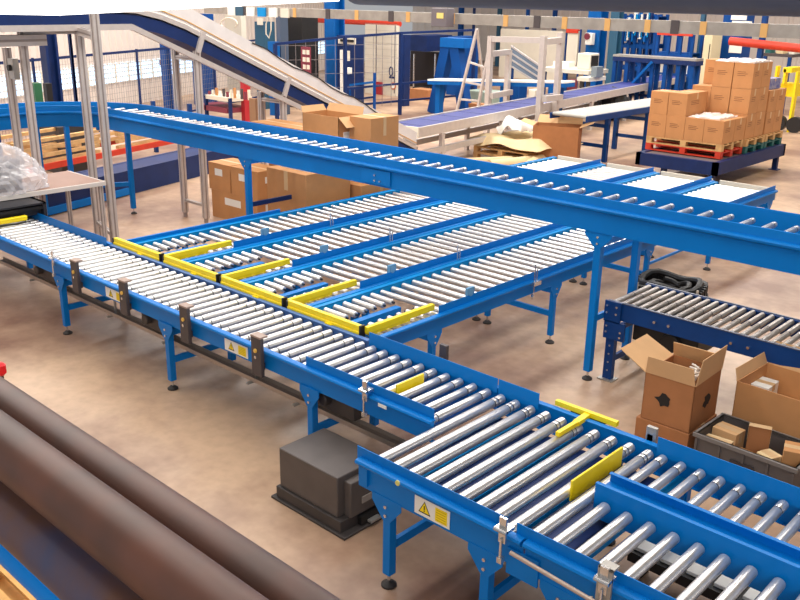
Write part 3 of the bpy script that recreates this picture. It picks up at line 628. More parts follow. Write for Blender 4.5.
carton(-9.72, 8.98, 0, 0.8, 0.55, 0.97, 'brown carton hidden behind the large blue-printed one, carrying the torn-topped carton', m=CARD2)
# second row, standing farther back, tops seen above the raised conveyor
def px_box(x0, x1, ytop, Y, d, lb, m=None, z0=0.0, mark=None, grp='cartons seen above the raised conveyor', name='carton'):
    a = aty(x0, ytop, Y); b = aty(x1, ytop, Y)
    return carton((a.x+b.x)/2, Y+d/2, z0, abs(b.x-a.x), d, (a.z+b.z)/2-z0, lb, grp, m, mark=mark, name=name)
carton(-10.95, 9.25, 0.98, 1.45, 0.5, 0.54, 'long low carton seen just above the raised conveyor, left of the torn one')
carton(-9.05, 9.2, 0.92, 0.43, 0.58, 0.93, 'plain tall carton right of the torn-topped one, seen above the raised conveyor')
open_carton(-9.70, 8.98, 0.975, 0.78, 0.48, 0.86, 'torn-topped tall carton with white label seen above the raised conveyor', {'right': (0.2, 2.3), 'back': (0.12, 0.4), 'left': (0.1, 0.5)}, m=CARD)
o = tag(MB().box((-9.309, 8.83, 1.46), (-9.305, 9.1, 1.62)).build('shipping_label', WHITE), 'white label stuck on the torn-topped tall carton', 'label')
carton(-10.75, 9.25, 0.0, 1.0, 0.5, 0.98, 'brown carton on the floor under the long low carton, behind the small stack', m=CARD2)
for k, (x0, x1) in enumerate(((249, 255), (257, 263))):
    a = aty(x0, 98+k*-1, 12.6); b = aty(x1, 98, 12.6)
    tag(MB().box((a.x, 12.6, 0), (b.x, 12.66, a.z)).build('wooden_board', mat('brown_board', (150, 112, 82), 0.7)), ('left' if k == 0 else 'right')+' one of two brown upright boards beside the sloping conveyor support', 'board')

# ------------------------------------------------------------------ aluminium frame, table, tunnel and wrapped machine at the left
def profile(mb, p0, p1, w=0.09):
    mb.bar(p0, p1, w, w, 0)
    d, r_, u = mb.frame(Vector(p0), Vector(p1))
    for s in (-1, 1):
        mb.bar(Vector(p0)+r_*s*w/2, Vector(p1)+r_*s*w/2, 0.006, w*0.22, 1); mb.bar(Vector(p0)+u*s*w/2, Vector(p1)+u*s*w/2, w*0.22, 0.006, 1)
    return mb
t = thing('profile_gantry', 'tall frame of four aluminium profile posts standing around the brown worktop', 'frame', (-11.2, 5.5, 0))
for (x, y, zt_) in ((-10.88, 5.97, 3.35), (-11.75, 6.2, 3.0), (-11.92, 5.48, 3.3), (-12.25, 5.40, 2.75)):
    profile(MB(), (x, y, 0.08), (x, y, zt_)).build('post', [ALU, ALUD], t)
    MB().cyl((x, y, 0), (x, y, 0.08), 0.045, 12).build('foot', FOOTM, t)
profile(MB(), (-10.88, 5.95, 2.95), (-11.8, 6.2, 2.98), 0.1).build('top_beam', [ALU, ALUD], t)
profile(MB(), (-11.85, 4.2, 2.86), (-11.85, 5.75, 2.86), 0.14).build('top_beam', [ALU, ALUD], t)
profile(MB(), (-11.9, 5.48, 2.98), (-11.75, 6.2, 2.98), 0.09).build('top_beam', [ALU, ALUD], t)
profile(MB(), (-10.88, 5.97, 0.3), (-11.75, 6.2, 0.3), 0.05).build('cross_rail', [ALU, ALUD], t)
MB().box((-12.18, 5.36, 2.35), (-12.02, 5.44, 2.62)).cyl((-12.1, 5.32, 2.5), (-12.1, 5.36, 2.5), 0.04, 14, 1).build('switch_box', [GALV, BLACK], t)
t = thing('work_table', 'brown-topped table with aluminium frame bridging the left end of the long conveyor', 'table', (-11.3, 4.8, 0))
MB().box((-11.85, 3.2, 1.06), (-10.84, 5.86, 1.08)).build('tabletop', CLADM, t)
MB().box((-10.84, 3.2, 1.03), (-10.81, 5.88, 1.085)).box((-11.85, 5.86, 1.03), (-10.84, 5.88, 1.085)).build('edge_strip', mat('pale_edge', (222, 214, 206), 0.45, 0.2), t)
for x, y in ((-10.86, 5.82), (-11.8, 5.82), (-10.86, 4.93), (-10.86, 3.3), (-11.8, 3.3)):
    profile(MB(), (x, y, 0.0), (x, y, 1.06), 0.05).build('leg', [ALU, ALUD], t)
t = thing('tunnel_hood', 'dark hood with a yellow block over the left start of the long conveyor', 'hood', (-11.0, 4.4, 0))
MB().box((-11.6, 4.00, 0.83), (-10.45, 4.04, 1.02)).box((-11.6, 4.82, 0.83), (-10.45, 4.86, 1.02)).box((-11.6, 4.0, 1.0), (-10.45, 4.86, 1.02)).box((-10.56, 4.04, 0.86), (-10.54, 4.82, 1.0)).build('hood_shell', mat('hood_black', (34, 34, 40), 0.5), t)
MB().box((-10.5, 4.2, 0.835), (-10.43, 4.6, 0.895)).build('yellow_block', YEL, t, bevel=0.01)
MB().box((-10.5, 4.04, 0.94), (-10.46, 4.82, 0.98)).build('cross_bar', BLACK, t)
# plastic-wrapped machine: thin crumpled film over a dark grey box
t = thing('wrapped_machine', 'grey machine wrapped in crumpled clear plastic on the brown table', 'machine', (-11.3, 4.5, 1.08))
MB().box((-11.35, 4.35, 1.085), (-11.0, 4.85, 1.48)).box((-11.3, 4.0, 1.085), (-11.0, 4.35, 1.36)).build('machine_body', mat('machine_grey', (120, 112, 116), 0.5), t, bevel=0.02)
MB().box((-10.995, 4.42, 1.14), (-10.985, 4.78, 1.44)).build('dark_panel', mat('panel_dark', (62, 56, 64), 0.5), t)
bm = bmesh.new(); bmesh.ops.create_icosphere(bm, subdivisions=5, radius=1.0)
rnd = random.Random(4)
from mathutils import noise
for v in bm.verts:
    c = v.co.copy(); n_ = noise.noise(c*2.2)*0.16+abs(noise.noise(c*5.5))*0.16-abs(noise.noise(c*11))*0.05
    h_ = 1.0 if c.z < 0 else 1.0-0.25*abs(c.y)
    v.co = Vector((c.x*0.33, c.y*0.66, max(c.z, -0.0)*0.66*h_)) * (1+n_) 
    sq = max(abs(c.x), abs(c.y)); v.co.x *= 1+0.15*abs(c.y); v.co.y *= 1+0.12*abs(c.x)
    if c.z <= 0: v.co.z = 0.005
me = bpy.data.meshes.new('plastic_wrap'); bm.to_mesh(me); bm.free()
film = bpy.data.materials.new('clear_film'); film.use_nodes = True; nt = film.node_tree; pb = nt.nodes['Principled BSDF']
pb.inputs['Base Color'].default_value = (0.86, 0.84, 0.86, 1); pb.inputs['Roughness'].default_value = 0.16; pb.inputs['Alpha'].default_value = 0.4; pb.inputs['Specular IOR Level'].default_value = 1.0
me.materials.append(film); o = bpy.data.objects.new('plastic_wrap', me); COL.objects.link(o); o.parent = t; o.location = (0.13, 0.03, 0.005)

# ------------------------------------------------------------------ sloping belt conveyor
t = thing('sloping_conveyor', 'white belt conveyor sloping down from the upper left behind the raised conveyor', 'conveyor', (-11.9, 10, 0))
def zy(y): return 3.28 if y < 7.2 else 2.93-(y-8.06)*0.455
XC = -11.87
def ribbon(a0, a1, dz0, dz1, m, nm, pts=None):
    """a = offset towards the viewer's right (+x) of the belt centre line"""
    p = pts or [(XC, 3.5, 3.30), (XC, 6.6, 3.30), (XC, 7.0, 3.27), (XC, 7.4, 3.18), (XC, 7.8, 3.04), (XC, 12.95, zy(12.95))]
    MB().sweep(p, [(a0, dz0), (a1, dz0), (a1, dz1), (a0, dz1)]).build(nm, m, t)
ribbon(-0.24, 0.24, -0.03, 0.0, BELTW, 'belt')
ribbon(0.25, 0.30, -0.07, 0.0, ALU, 'side_profile'); ribbon(-0.30, -0.25, -0.09, 0.02, ALU, 'side_profile')
ribbon(0.30, 0.31, 0.05, 0.065, ORANGE, 'edge_strip')
ribbon(-0.28, 0.28, -0.27, -0.09, DNAVY, 'underside_tray')
ribbon(0.285, 0.30, 0.02, 0.27, BELTW, 'side_guard'); ribbon(-0.30, -0.285, 0.02, 0.25, BELTW, 'side_guard')
MB().cyl((XC-0.28, 12.97, zy(12.97)-0.05), (XC+0.28, 12.97, zy(12.97)-0.05), 0.05, 16).build('end_pulley', GALV, t)
ribbon(0.25, 0.31, -0.05, 0.03, ALU, 'lower_tube', [(XC, 3.5, 3.03), (XC, 6.91, 3.03), (XC, 10.0, 1.68), (XC, 12.2, 0.72)])
for yp in (8.0, 9.65, 12.2):
    for xx in (XC-0.34, XC+0.24): profile(MB(), (xx, yp, 0.08), (xx, yp, zy(yp)-(0.3 if yp < 12 else 0.32)), 0.085).cyl((xx, yp, 0), (xx, yp, 0.09), 0.035, 10, 1).build('support_post', [ALU, ALUD], t)
    profile(MB(), (XC-0.34, yp, 0.28), (XC+0.24, yp, 0.28), 0.045).build('cross_rail', [ALU, ALUD], t); profile(MB(), (XC-0.34, yp, zy(yp)-0.42), (XC+0.24, yp, zy(yp)-0.42), 0.06).build('cross_rail', [ALU, ALUD], t)
    MB().bar((XC+0.30, yp-0.02, zy(yp)-0.32), (XC+0.30, yp+0.1, zy(yp)-0.02), 0.04, 0.08).build('mounting_bracket', ALU, t)
pts = [Vector((XC+0.305, 9.0+0.28*k, zy(9.0+0.28*k)+0.25+0.03*math.sin(k*1.7))) for k in range(13)]
MB().tube(pts, 0.010, 6).build('edge_cable', INK, t)

# ------------------------------------------------------------------ cable tray across the hall, beam and lamp overhead
t = thing('cable_trunking', 'long galvanised cable duct with orange straps crossing the whole upper picture', 'cable duct', (-10, 13, 3.0))
MB().box((-18.5, 13.0, 3.02), (0.5, 13.22, 3.2)).build('duct', mat('duct_galvanised', (168, 160, 150), 0.5, 0.3, 0.2, 5), t)
for x in (-15.2, -13.3, -11.9, -10.8, -9.6, -8.4, -7.6, -6.9, -6.0, -5.1, -3.6): MB().box((x-0.05, 12.99, 3.015), (x+0.05, 13.0, 3.205)).build('strap', ORANGE, t)
for x in (-17, -14.2, -12.4, -9.0, -6.5, -4.3): MB().box((x-0.01, 12.985, 3.01), (x+0.12, 13.0, 3.21)).build('joint_cover', GREYB, t)
for x in (-17, -11, -4): MB().cyl((x, 13.1, 3.2), (x, 13.1, 7.8), 0.012, 6).build('hanger_rod', GALV, t)
for k, (x, c) in enumerate(((-17.4, WHITE), (-17.1, TEAL), (-16.7, WHITE), (-16.3, LBLUE), (-15.9, WHITE), (-15.5, CREAM))): MB().box((x-0.14, 12.97, 3.0), (x+0.14, 13.0, 3.19)).build('junction_box', c, t)
a = aty(432, 8, 12.8); b = aty(447, 27, 12.8)
t = thing('junction_box', 'grey box with a yellow warning sticker fixed to the overhead cable duct', 'junction box', (a.x, 12.8, b.z))
MB().box((a.x, 12.78, b.z), (b.x, 13.0, a.z)).build('box_body', mat('box_grey', (112, 104, 108), 0.5), t, bevel=0.01)
MB().box((a.x*0.62+b.x*0.38, 12.77, b.z*0.55+a.z*0.45), (a.x*0.2+b.x*0.8, 12.78, b.z*0.25+a.z*0.75)).build('sticker', mat('sticker_yellow', (240, 210, 120), 0.5), t)
t = tag(MB().cyl((-3.05, 3.0, 3.60), (2.0, 3.0, 3.60), 0.145, 28).build('overhead_pipe', mat('grey_blue_pipe', (70, 82, 108), 0.4)), 'thick dark grey-blue pipe overhead along the upper right edge of the picture', 'pipe')
for x in (-2.8, 1.5): MB().cyl((x, 3, 3.74), (x, 3, 7.8), 0.015, 6).build('hanger_rod', GALV, t)
t = thing('ceiling_light', 'glaring white fluorescent strip light close overhead at the upper left', 'light', (-3.3, 2.6, 3.44))
p0 = Vector((-1.75, 0.8, 3.478)); p1 = Vector((-5.0, 4.6, 3.478))
MB().bar(p0, p1, 0.16, 0.05).build('diffuser', mat('fluorescent_white', (255, 252, 246), 0.5, emit=3.0), t)
MB().bar(p0+Vector((0,0,0.06)), p1+Vector((0,0,0.06)), 0.18, 0.06).build('housing', WHITE, t)
for k in (0.2, 0.8): q = p0.lerp(p1, k); MB().cyl((q.x, q.y, 3.56), (q.x, q.y, 7.8), 0.008, 6).build('hanger_rod', GALV, t)

# ------------------------------------------------------------------ brown tubes close to the eye
t0 = thing('tube_rack', 'steel rack outside the picture carrying the long brown tubes', 'rack', (-3.5, 0.8, 0))
for (y, z, rr, lb, mm) in ((0.88, 2.411, 0.06, 'brown steel tube farthest from the corner, its edge against the bare floor', PIPE_M), (0.698, 2.524, 0.06, 'thick brown steel tube in the middle of the group of tubes at lower left', PIPE_M),
        (0.665, 2.395, 0.058, 'brown steel tube with worn blue paint patches, lowest of the brown ones', None), (0.71, 2.18, 0.028, 'blue painted tube glimpsed in the lower left corner below the brown tubes', BLUE)):
    if mm is None: mm = mat('worn_blue_brown', (92, 64, 54), 0.5, 0.1, 0, 4.0, rgb2=(46, 62, 96)); 
    tag(MB().cyl((-3.7, y, z), (0.35, y, z), rr, 40).build('steel_tube', mm), lb, 'tube', 'tubes at the lower left')
for x in (-3.5, 0.28):
    MB().box((x-0.04, 0.86, 0), (x+0.04, 0.94, 2.35)).box((x-0.03, 0.56, 2.10), (x+0.03, 0.9, 2.14)).box((x-0.03, 0.56, 2.285), (x+0.03, 0.9, 2.322)).box((x-0.03, 0.56, 2.1), (x+0.03, 0.6, 2.6)).box((x-0.03, 0.6, 2.43), (x+0.03, 0.76, 2.463)).build('post', NAVY, t0)
t = thing('pallet', 'light wooden pallet corner on the floor at the extreme lower left', 'pallet', (-5.1, 1.4, 0))
def pallet_parts(t, x0, y0, w_, d_, z, m, blocks=None):
    for k in range(5): MB().box((x0, y0+k*(d_-0.1)/4, z+0.115), (x0+w_, y0+k*(d_-0.1)/4+0.1, z+0.14)).build('deck_board', m, t)
    for i in range(3):
        for j in range(3):
            MB().box((x0+i*(w_-0.12)/2, y0+j*(d_-0.12)/2, z+0.02), (x0+i*(w_-0.12)/2+0.12, y0+j*(d_-0.12)/2+0.12, z+0.10)).build('block', m, t)
        MB().box((x0+i*(w_-0.12)/2, y0, z+0.10), (x0+i*(w_-0.12)/2+0.12, y0+d_, z+0.115)).build('stringer', m, t)
    for j in range(3): MB().box((x0, y0+j*(d_-0.12)/2, z), (x0+w_, y0+j*(d_-0.12)/2+0.12, z+0.02)).build('bottom_board', m, t)
pallet_parts(t, -5.6, 1.0, 1.2, 0.8, 0, mat('orange_wood', (226, 170, 96), 0.7, 0, 0.2, 8))
p = at(1, 369, 0.95)
tag(MB().cyl((p.x, p.y, 0), (p.x, p.y, 0.93), 0.012, 10).lathe((p.x, p.y, 0.90), (p.x, p.y, 1.0), [(0, 0.015), (0.02, 0.035), (0.08, 0.035), (0.1, 0.015)], 14, 1).build('marker_post', [DGREY2, mat('signal_red', (235, 20, 30), 0.4)]), 'thin post with a bright red cap at the left edge above the brown tubes', 'post')
# ================================================================== back of the hall
# pallets of cartons on the navy platform
t = thing('pallet_platform', 'low navy steel platform carrying the loaded pallets at upper right', 'platform', (-7.9, 18.5, 0))
PX0, PX1, PY0, PY1 = -8.72, -7.0, 16.5, 20.0
for lo, hi in (((PX0, PY0, 0.30), (PX1, PY0+0.1, 0.55)), ((PX0, PY1-0.1, 0.30), (PX1, PY1, 0.55)), ((PX0, PY0, 0.30), (PX0+0.1, PY1, 0.55)), ((PX1-0.1, PY0, 0.30), (PX1, PY1, 0.55))): MB().box(lo, hi).build('side_beam', DNAVY, t)
MB().box((PX0+0.1, PY0+0.1, 0.48), (PX1-0.1, PY1-0.1, 0.53)).build('deck', mat('deck_grey', (110, 100, 100), 0.6), t)
for x, y in ((PX0+0.5, PY0+0.3), (PX1-0.12, PY0+0.12), (PX0+0.3, PY1-0.2), (PX1-0.1, PY1-0.2)): MB().box((x-0.05, y-0.05, 0), (x+0.05, y+0.05, 0.3)).box((x-0.1, y-0.1, 0), (x+0.1, y+0.1, 0.015)).build('leg', DNAVY, t)
def stacked_pallet(x0, y0, w_, d_, z, m, lb, bm=None):
    t = thing('pallet', lb, 'pallet', (x0+w_/2, y0+d_/2, z), 'pallets on the navy platform'); pallet_parts(t, x0, y0, w_, d_, z, m); return t
stacked_pallet(-8.78, 16.98, 1.62, 1.03, 0.55, REDP, 'red pallet directly on the platform under the nearest load')
stacked_pallet(-8.78, 16.98, 1.62, 1.03, 0.69, WOOD, 'light wooden pallet on the red one, under the nearest cartons')
stacked_pallet(-8.4, 18.02, 1.3, 0.95, 0.55, GREENP, 'dark green pallet under the middle load of tall cartons')
stacked_pallet(-8.4, 18.02, 1.3, 0.95, 0.69, WOOD, 'wooden pallet on the green one, under the tall cartons')
stacked_pallet(-8.4, 19.02, 1.3, 0.95, 0.55, GREENP, 'dark pallet at the far end of the navy platform')
stacked_pallet(-8.4, 19.02, 1.3, 0.95, 0.69, WOOD, 'wooden pallet at the far end of the platform')
ORC = mat('carton_orange_brown', (196, 138, 86), 0.75, 0, 0.08, 5)
cz = 0.83; CHh = 0.455
g1 = 'cartons of the nearest pallet load'
for row in range(2):
    for k in range(4):
        carton(-8.78+0.2+k*0.404, 17.24+row*0.53, cz, 0.40, 0.52, CHh, ['front', 'rear'][row]+' row bottom carton on the nearest pallet, '+['first', 'second', 'third', 'fourth'][k]+' from the left', g1, ORC, mark='lines')
for k in range(2):
    carton(-8.78+0.195+k*0.40, 17.22+(0.22 if k else 0), cz+CHh, 0.385 if k == 0 else 0.40, 0.47 if k == 0 else 0.9, CHh, ['left', 'right'][k]+' carton of the second layer at the front of the nearest pallet', g1, ORC, mark='lines')
g2 = 'cartons of the tall middle load'
for (x, y, n, nm) in ((-8.19, 18.26, 2, 'left front'), (-7.78, 18.26, 3, 'centre front'), (-7.36, 18.26, 3, 'right front'), (-8.19, 18.73, 3, 'left rear'), (-7.78, 18.73, 3, 'centre rear'), (-7.36, 18.73, 3, 'right rear')):
    for k in range(n): carton(x, y, cz+k*0.5, 0.405, 0.46, 0.497, 'carton in the '+nm+' column of the tall load, '+['lowest', 'second up', 'third up', 'fourth up'][k], g2, ORC, mark='lines')
for k, (x, y) in enumerate(((-8.05, 19.28), (-7.45, 19.28), (-8.05, 19.74), (-7.45, 19.74))):
    for j in range(2): carton(x, y, cz+j*0.455, 0.58, 0.45, 0.452, ['lower', 'upper'][j]+' carton at the '+['near left', 'near right', 'far left', 'far right'][k]+' of the last pallet load', 'cartons of the last pallet load', ORC, mark='lines')
carton(-7.5, 19.5, cz+0.91, 0.5, 0.6, 0.22, 'blue and white printed carton lying on the last pallet load', m=mat('blue_white_box', (150, 150, 170), 0.6, 0, 0, 12, rgb2=(70, 80, 150)))
def wrap(x0, x1, y0, y1, z, lb):
    me = MB(); n = 10; vs = []; fs = []; rnd = random.Random(int(x0*10))
    for i in range(n+1):
        for j in range(n+1): vs.append((x0+(x1-x0)*i/n, y0+(y1-y0)*j/n, z+rnd.uniform(0.003, 0.05)))
    for i in range(n):
        for j in range(n): fs.append((i*(n+1)+j, (i+1)*(n+1)+j, (i+1)*(n+1)+j+1, i*(n+1)+j+1))
    lo = [(v[0], v[1], z+0.001) for v in vs]; N = len(vs)
    per = [i*(n+1) for i in range(n+1)]+[n*(n+1)+j for j in range(1, n+1)]+[i*(n+1)+n for i in range(n-1, -1, -1)]+[j for j in range(n-1, 0, -1)]
    fs += [(per[k], per[(k+1) % len(per)], N+per[(k+1) % len(per)], N+per[k]) for k in range(len(per))]
    o = MB().add(vs+lo, fs).build('plastic_sheet', mat('film_white', (236, 222, 214), 0.2), smooth=False); tag(o, lb, 'plastic sheet')
wrap(-7.98, -7.17, 18.05, 18.95, cz+3*0.5, 'crumpled clear film on top of the tall middle load of cartons')
wrap(-7.95, -7.3, 17.05, 17.9, cz+0.456, 'crumpled clear film on the right bottom cartons of the nearest load')

# pallet with kraft sheets, paper rolls and the open box in front of it
t = thing('pallet', 'wooden pallet buried under loose kraft paper behind the raised conveyor', 'pallet', (-11.9, 16.8, 0))
pallet_parts(t, -12.5, 15.95, 1.5, 1.4, 0.0, WOOD); pallet_parts(t, -12.5, 15.95, 1.5, 1.4, 0.14, WOOD)
def sheet(x0, x1, y0, y1, z, amp, drop, lb, m, n=16, seed=0, th=0.01):
    vs = []; fs = []
    for s in (0, 1):
        for i in range(n+1):
            for j in range(n+1):
                u, v = i/n, j/n; e = max(abs(u-0.5), abs(v-0.5))*2; q = noise.noise(Vector((u*3+seed, v*3, seed)))
                vs.append((x0+(x1-x0)*u, y0+(y1-y0)*v, z+amp*(q+0.6)-drop*max(0, e-0.75)*4+s*th))
    N = (n+1)**2
    for i in range(n):
        for j in range(n):
            a = i*(n+1)+j; fs += [(a, a+n+1, a+n+2, a+1), (N+a+1, N+a+n+2, N+a+n+1, N+a)]
    per = [i*(n+1) for i in range(n+1)]+[n*(n+1)+j for j in range(1, n+1)]+[i*(n+1)+n for i in range(n-1, -1, -1)]+[j for j in range(n-1, 0, -1)]
    fs += [(per[k], per[(k+1) % len(per)], N+per[(k+1) % len(per)], N+per[k]) for k in range(len(per))]
    return tag(MB().add(vs, fs).build('paper_sheet', m), lb, 'paper')
sheet(-12.7, -10.7, 15.85, 17.7, 0.40, 0.14, 0.12, 'large rumpled kraft sheet draped over the wooden pallet', KRAFT, seed=2)
sheet(-12.3, -11.6, 16.5, 17.2, 0.60, 0.25, 0.1, 'white crumpled paper on top of the kraft sheet', WHITE, seed=5)
sheet(-12.9, -12.0, 14.2, 15.3, 0.02, 0.08, 0.0, 'pale flat cardboard sheets on the floor behind the raised conveyor', mat('pale_sheet', (234, 214, 196), 0.8), seed=8)
for k, (p0, p1, rr) in enumerate((((-11.9, 14.9, 0.1), (-11.35, 15.85, 0.1), 0.1), ((-11.2, 14.85, 0.12), (-10.85, 16.3, 0.12), 0.13))):
    o = thing('paper_roll', ['thinner brown paper roll lying behind the raised conveyor, next to the pallet', 'thicker kraft paper roll lying closest to the raised conveyor'][k], 'paper roll', p0)
    MB().cyl(p0, p1, rr, 24).build('rolled_paper', KRAFT, o); d_ = (Vector(p1)-Vector(p0)).normalized()
    MB().cyl(Vector(p1), Vector(p1)+d_*0.004, rr*0.35, 12).build('core_hole', INK, o)
sheet(-10.7, -10.2, 15.2, 15.9, 0.02, 0.3, 0.1, 'crumpled pale paper beside the paper rolls', KRAFT, n=12, seed=11)
open_carton(-10.78, 16.72, 0.0, 1.0, 0.6, 0.86, 'open brown carton with spread flaps standing behind the raised conveyor', {'left': (0.3, 1.3), 'right': (0.3, 1.2), 'back': (0.25, 0.9)}, rz=0.45, m=CARD2)

# far belt conveyor with purple belt
t = thing('belt_conveyor', 'low aluminium conveyor with purple-blue belt in the middle distance', 'conveyor', (-13.5, 22, 0))
A_ = Vector((-12.35, 13.3, 0.95)); B_ = Vector((-15.6, 36.0, 0.95)); d_ = (B_-A_).normalized(); n_ = Vector((d_.y, -d_.x, 0))
MB().bar(A_, B_, 0.84, 0.04).build('belt', BELTP, t)
for s in (-1, 1): MB().bar(A_+n_*s*0.46-Vector((0,0,0.06)), B_+n_*s*0.46-Vector((0,0,0.06)), 0.05, 0.2).build('side_profile', ALU, t)
MB().bar(A_-d_*0.03-n_*0.48-Vector((0,0,0.05)), A_-d_*0.03+n_*0.48-Vector((0,0,0.05)), 0.05, 0.2).build('end_plate', CREAM, t)
MB().bar(A_+n_*0.46-Vector((0,0,0.5)), B_+n_*0.46-Vector((0,0,0.5)), 0.08, 0.12).build('lower_rail', ALU, t)
MB().bar(A_-n_*0.46-Vector((0,0,0.5)), B_-n_*0.46-Vector((0,0,0.5)), 0.08, 0.12).build('lower_rail', ALU, t)
for k in range(9):
    c = A_+d_*(0.9+k*2.6)
    for s in (-1, 1): MB().bar((c+n_*s*0.46)*1.0-Vector((0,0,0.16)), Vector(((c+n_*s*0.46).x, (c+n_*s*0.46).y, 0)), 0.09, 0.09).build('leg', ALU, t)
for k in range(13):
    c = A_+d_*(0.4+k*0.85); MB().bar(c-n_*0.4+Vector((0,0,0.022)), c+n_*0.4+Vector((0,0,0.022)), 0.03, 0.006).build('belt_seam', mat('seam_navy', (50, 58, 110), 0.6), t)

# grey roller table on a blue stand
t = thing('roller_table', 'small grey roller table on a blue H-shaped stand left of the pallet platform', 'conveyor', (-11.2, 18.3, 0))
A_ = Vector((-10.56, 16.75, 1.1)); B_ = Vector((-10.56, 21.5, 1.1)); d_ = (B_-A_).normalized(); n_ = Vector((d_.y, -d_.x, 0)); W_ = 0.46
for s in (-1, 1): MB().bar(A_+n_*s*W_-Vector((0,0,0.06)), B_+n_*s*W_-Vector((0,0,0.06)), 0.03, 0.13).build('side_rail', NAVY, t)
f0 = None
for k in range(42):
    c = A_+d_*(0.08+k*0.112)
    if f0 is None: f0 = MB().cyl(c-n_*(W_-0.03)-Vector((0,0,0.02)), c+n_*(W_-0.03)-Vector((0,0,0.02)), 0.04, 10).build('roller', mat('grey_roller', (170, 168, 160), 0.5), t)
    else: copy_part(f0, t, d_*(0.112*k))
for k in (0.21, 0.6, 0.95):
    for s in (-1, 1):
        c = A_.lerp(B_, k)+n_*s*(W_-0.05); MB().box((c.x-0.05, c.y-0.05, 0), (c.x+0.05, c.y+0.05, 1.0)).build('leg', NAVY, t)
    a, b = A_.lerp(B_, k)-n_*W_, A_.lerp(B_, k)+n_*W_
    for zz in (0.35, 0.8): MB().bar((a.x, a.y, zz), (b.x, b.y, zz), 0.04, 0.08).build('cross_brace', NAVY, t)

# ---- generic builders for far things: placed on vertical planes y = Y
def xz(px, py, Y): p = aty(px, py, Y); return p.x, p.z
def bbox(x0, y0, x1, y1, Y, d, z0=None):
    """box whose front face (y=Y) shows at the given picture bounds"""
    ym = (y0+y1)/2; xa_, xf = aty(x0, ym, Y).x, aty(x1, ym, Y).x; xm = (x0+x1)/2
    for _ in range(12):
        xb_ = aty(x1, ym, Y+d).x
        if xb_-xa_ >= 0.35*(xf-xa_): break
        d *= 0.75
    za_, zb_ = aty(xm, y1, Y).z if z0 is None else z0, aty(xm, y0, Y).z
    return (xa_, Y, max(0.0, za_)), (xb_, Y+d, zb_)
def far(name, label, cat, x0, y0, x1, y1, Y, d, m, z0=None, group=None, bevel=0.0):
    lo, hi = bbox(x0, y0, x1, y1, Y, d, z0)
    return tag(MB().box(lo, hi).build(name, m, bevel=bevel), label, cat, group), lo, hi
FBLUE = mat('far_blue_steel', (8, 70, 140), 0.5, 0, 0.15, 2, spec=0.2); FBL2 = mat('far_bright_blue', (6, 94, 170), 0.5, 0, 0.15, 2, spec=0.2)

def column(label, x0, x1, Y, m=None, ztop=7.8):
    """H-section steel column with base plate"""
    a = aty(x0, 80, Y).x; w_ = aty(x1, 80, Y).x-a
    while aty(x1, 80, Y+w_).x-a < w_: w_ *= 0.95
    b = a+w_; t = thing('steel_column', label, 'column', ((a+b)/2, Y+w_/2, 0), 'blue steel columns of the hall'); y1 = Y+w_
    MB().box((a, Y, 0.03), (b, Y+0.05, ztop)).box((a, y1-0.05, 0.03), (b, y1, ztop)).box(((a+b)/2-0.03, Y+0.05, 0.03), ((a+b)/2+0.03, y1-0.05, ztop)).build('h_section', m or FBLUE, t)
    MB().box((a-0.1, Y-0.1, 0), (b+0.1, y1+0.1, 0.03)).build('base_plate', m or FBLUE, t)
column('wide dark blue steel column behind the left aluminium posts', 43, 62, 8.9, DNAVY)
column('blue steel column left of the sloping conveyor support', 162, 173, 14.5)
column('thin dark blue column between the two left aluminium posts', 72, 76, 9.6, DNAVY)
column('bright blue steel column behind the sloping conveyor', 325, 345, 21, FBL2)
column('dark teal column to the left of the blue rack at upper right', 605, 618, 30, TEAL)
column('blue column behind the beige control box', 583, 603, 33, FBL2)
column('slim blue column behind the tall carton stack', 753, 760, 27, NAVY)
column('white and teal column left of the cream cupboard', 693, 699, 31, TEAL)

for k, (x0, x1, Y, m_) in enumerate(((456, 462, 38, FBLUE), (494, 499, 39, TEAL), (522, 526, 37, FBLUE), (548, 553, 38, NAVY), (470, 473, 36, DNAVY), (640, 644, 38, WHITE))):
    column(['first', 'second', 'third', 'fourth', 'fifth', 'sixth'][k]+' of the thin far columns seen beneath the cable duct in the middle', x0, x1, Y, m_)
# left background: fence, racks, low navy platform
t = thing('mesh_fence', 'long wire mesh fence panel in front of the cream cladding at the left', 'fence', (-20, 9, 0))
f0 = Vector((-19.44, 8.4, 0))-FDIR*3; f1 = f0+FDIR*16
mb = MB(); mb.bar(f0+Vector((0,0,2.0)), f1+Vector((0,0,2.0)), 0.05, 0.06); mb.bar(f0+Vector((0,0,0.15)), f1+Vector((0,0,0.15)), 0.04, 0.05); mb.build('rail', DNAVY, t)
mb = MB()
for k in range(160): p = f0+FDIR*(k*0.1); mb.bar(p+Vector((0,0,0.15)), p+Vector((0,0,2.0)), 0.005, 0.005)
for k in range(13): mb.bar(f0+Vector((0,0,0.3+k*0.14)), f1+Vector((0,0,0.3+k*0.14)), 0.005, 0.005)
mb.build('wire_mesh', WIRE, t)
for k in range(5): p = f0+FDIR*(k*4.0); MB().bar(p, p+Vector((0,0,2.05)), 0.05, 0.05).build('post', DNAVY, t)
t = thing('long_platform', 'long low navy platform on the floor behind the raised conveyor legs', 'platform', (-13.7, 8.5, 0))
q0 = Vector((-12.6, 4.6, 0)); q1 = Vector((-15.2, 12.0, 0)); qd = (q1-q0).normalized(); qn = Vector((-qd.y, qd.x, 0)); q0 = q0+qn*0.62; q1 = q1+qn*0.25
MB().bar(q0+Vector((0,0,0.22)), q1+Vector((0,0,0.22)), 0.08, 0.44).bar(q0+qn*0.6+Vector((0,0,0.22)), q1+qn*0.6+Vector((0,0,0.22)), 0.08, 0.44).build('side_board', DNAVY, t)
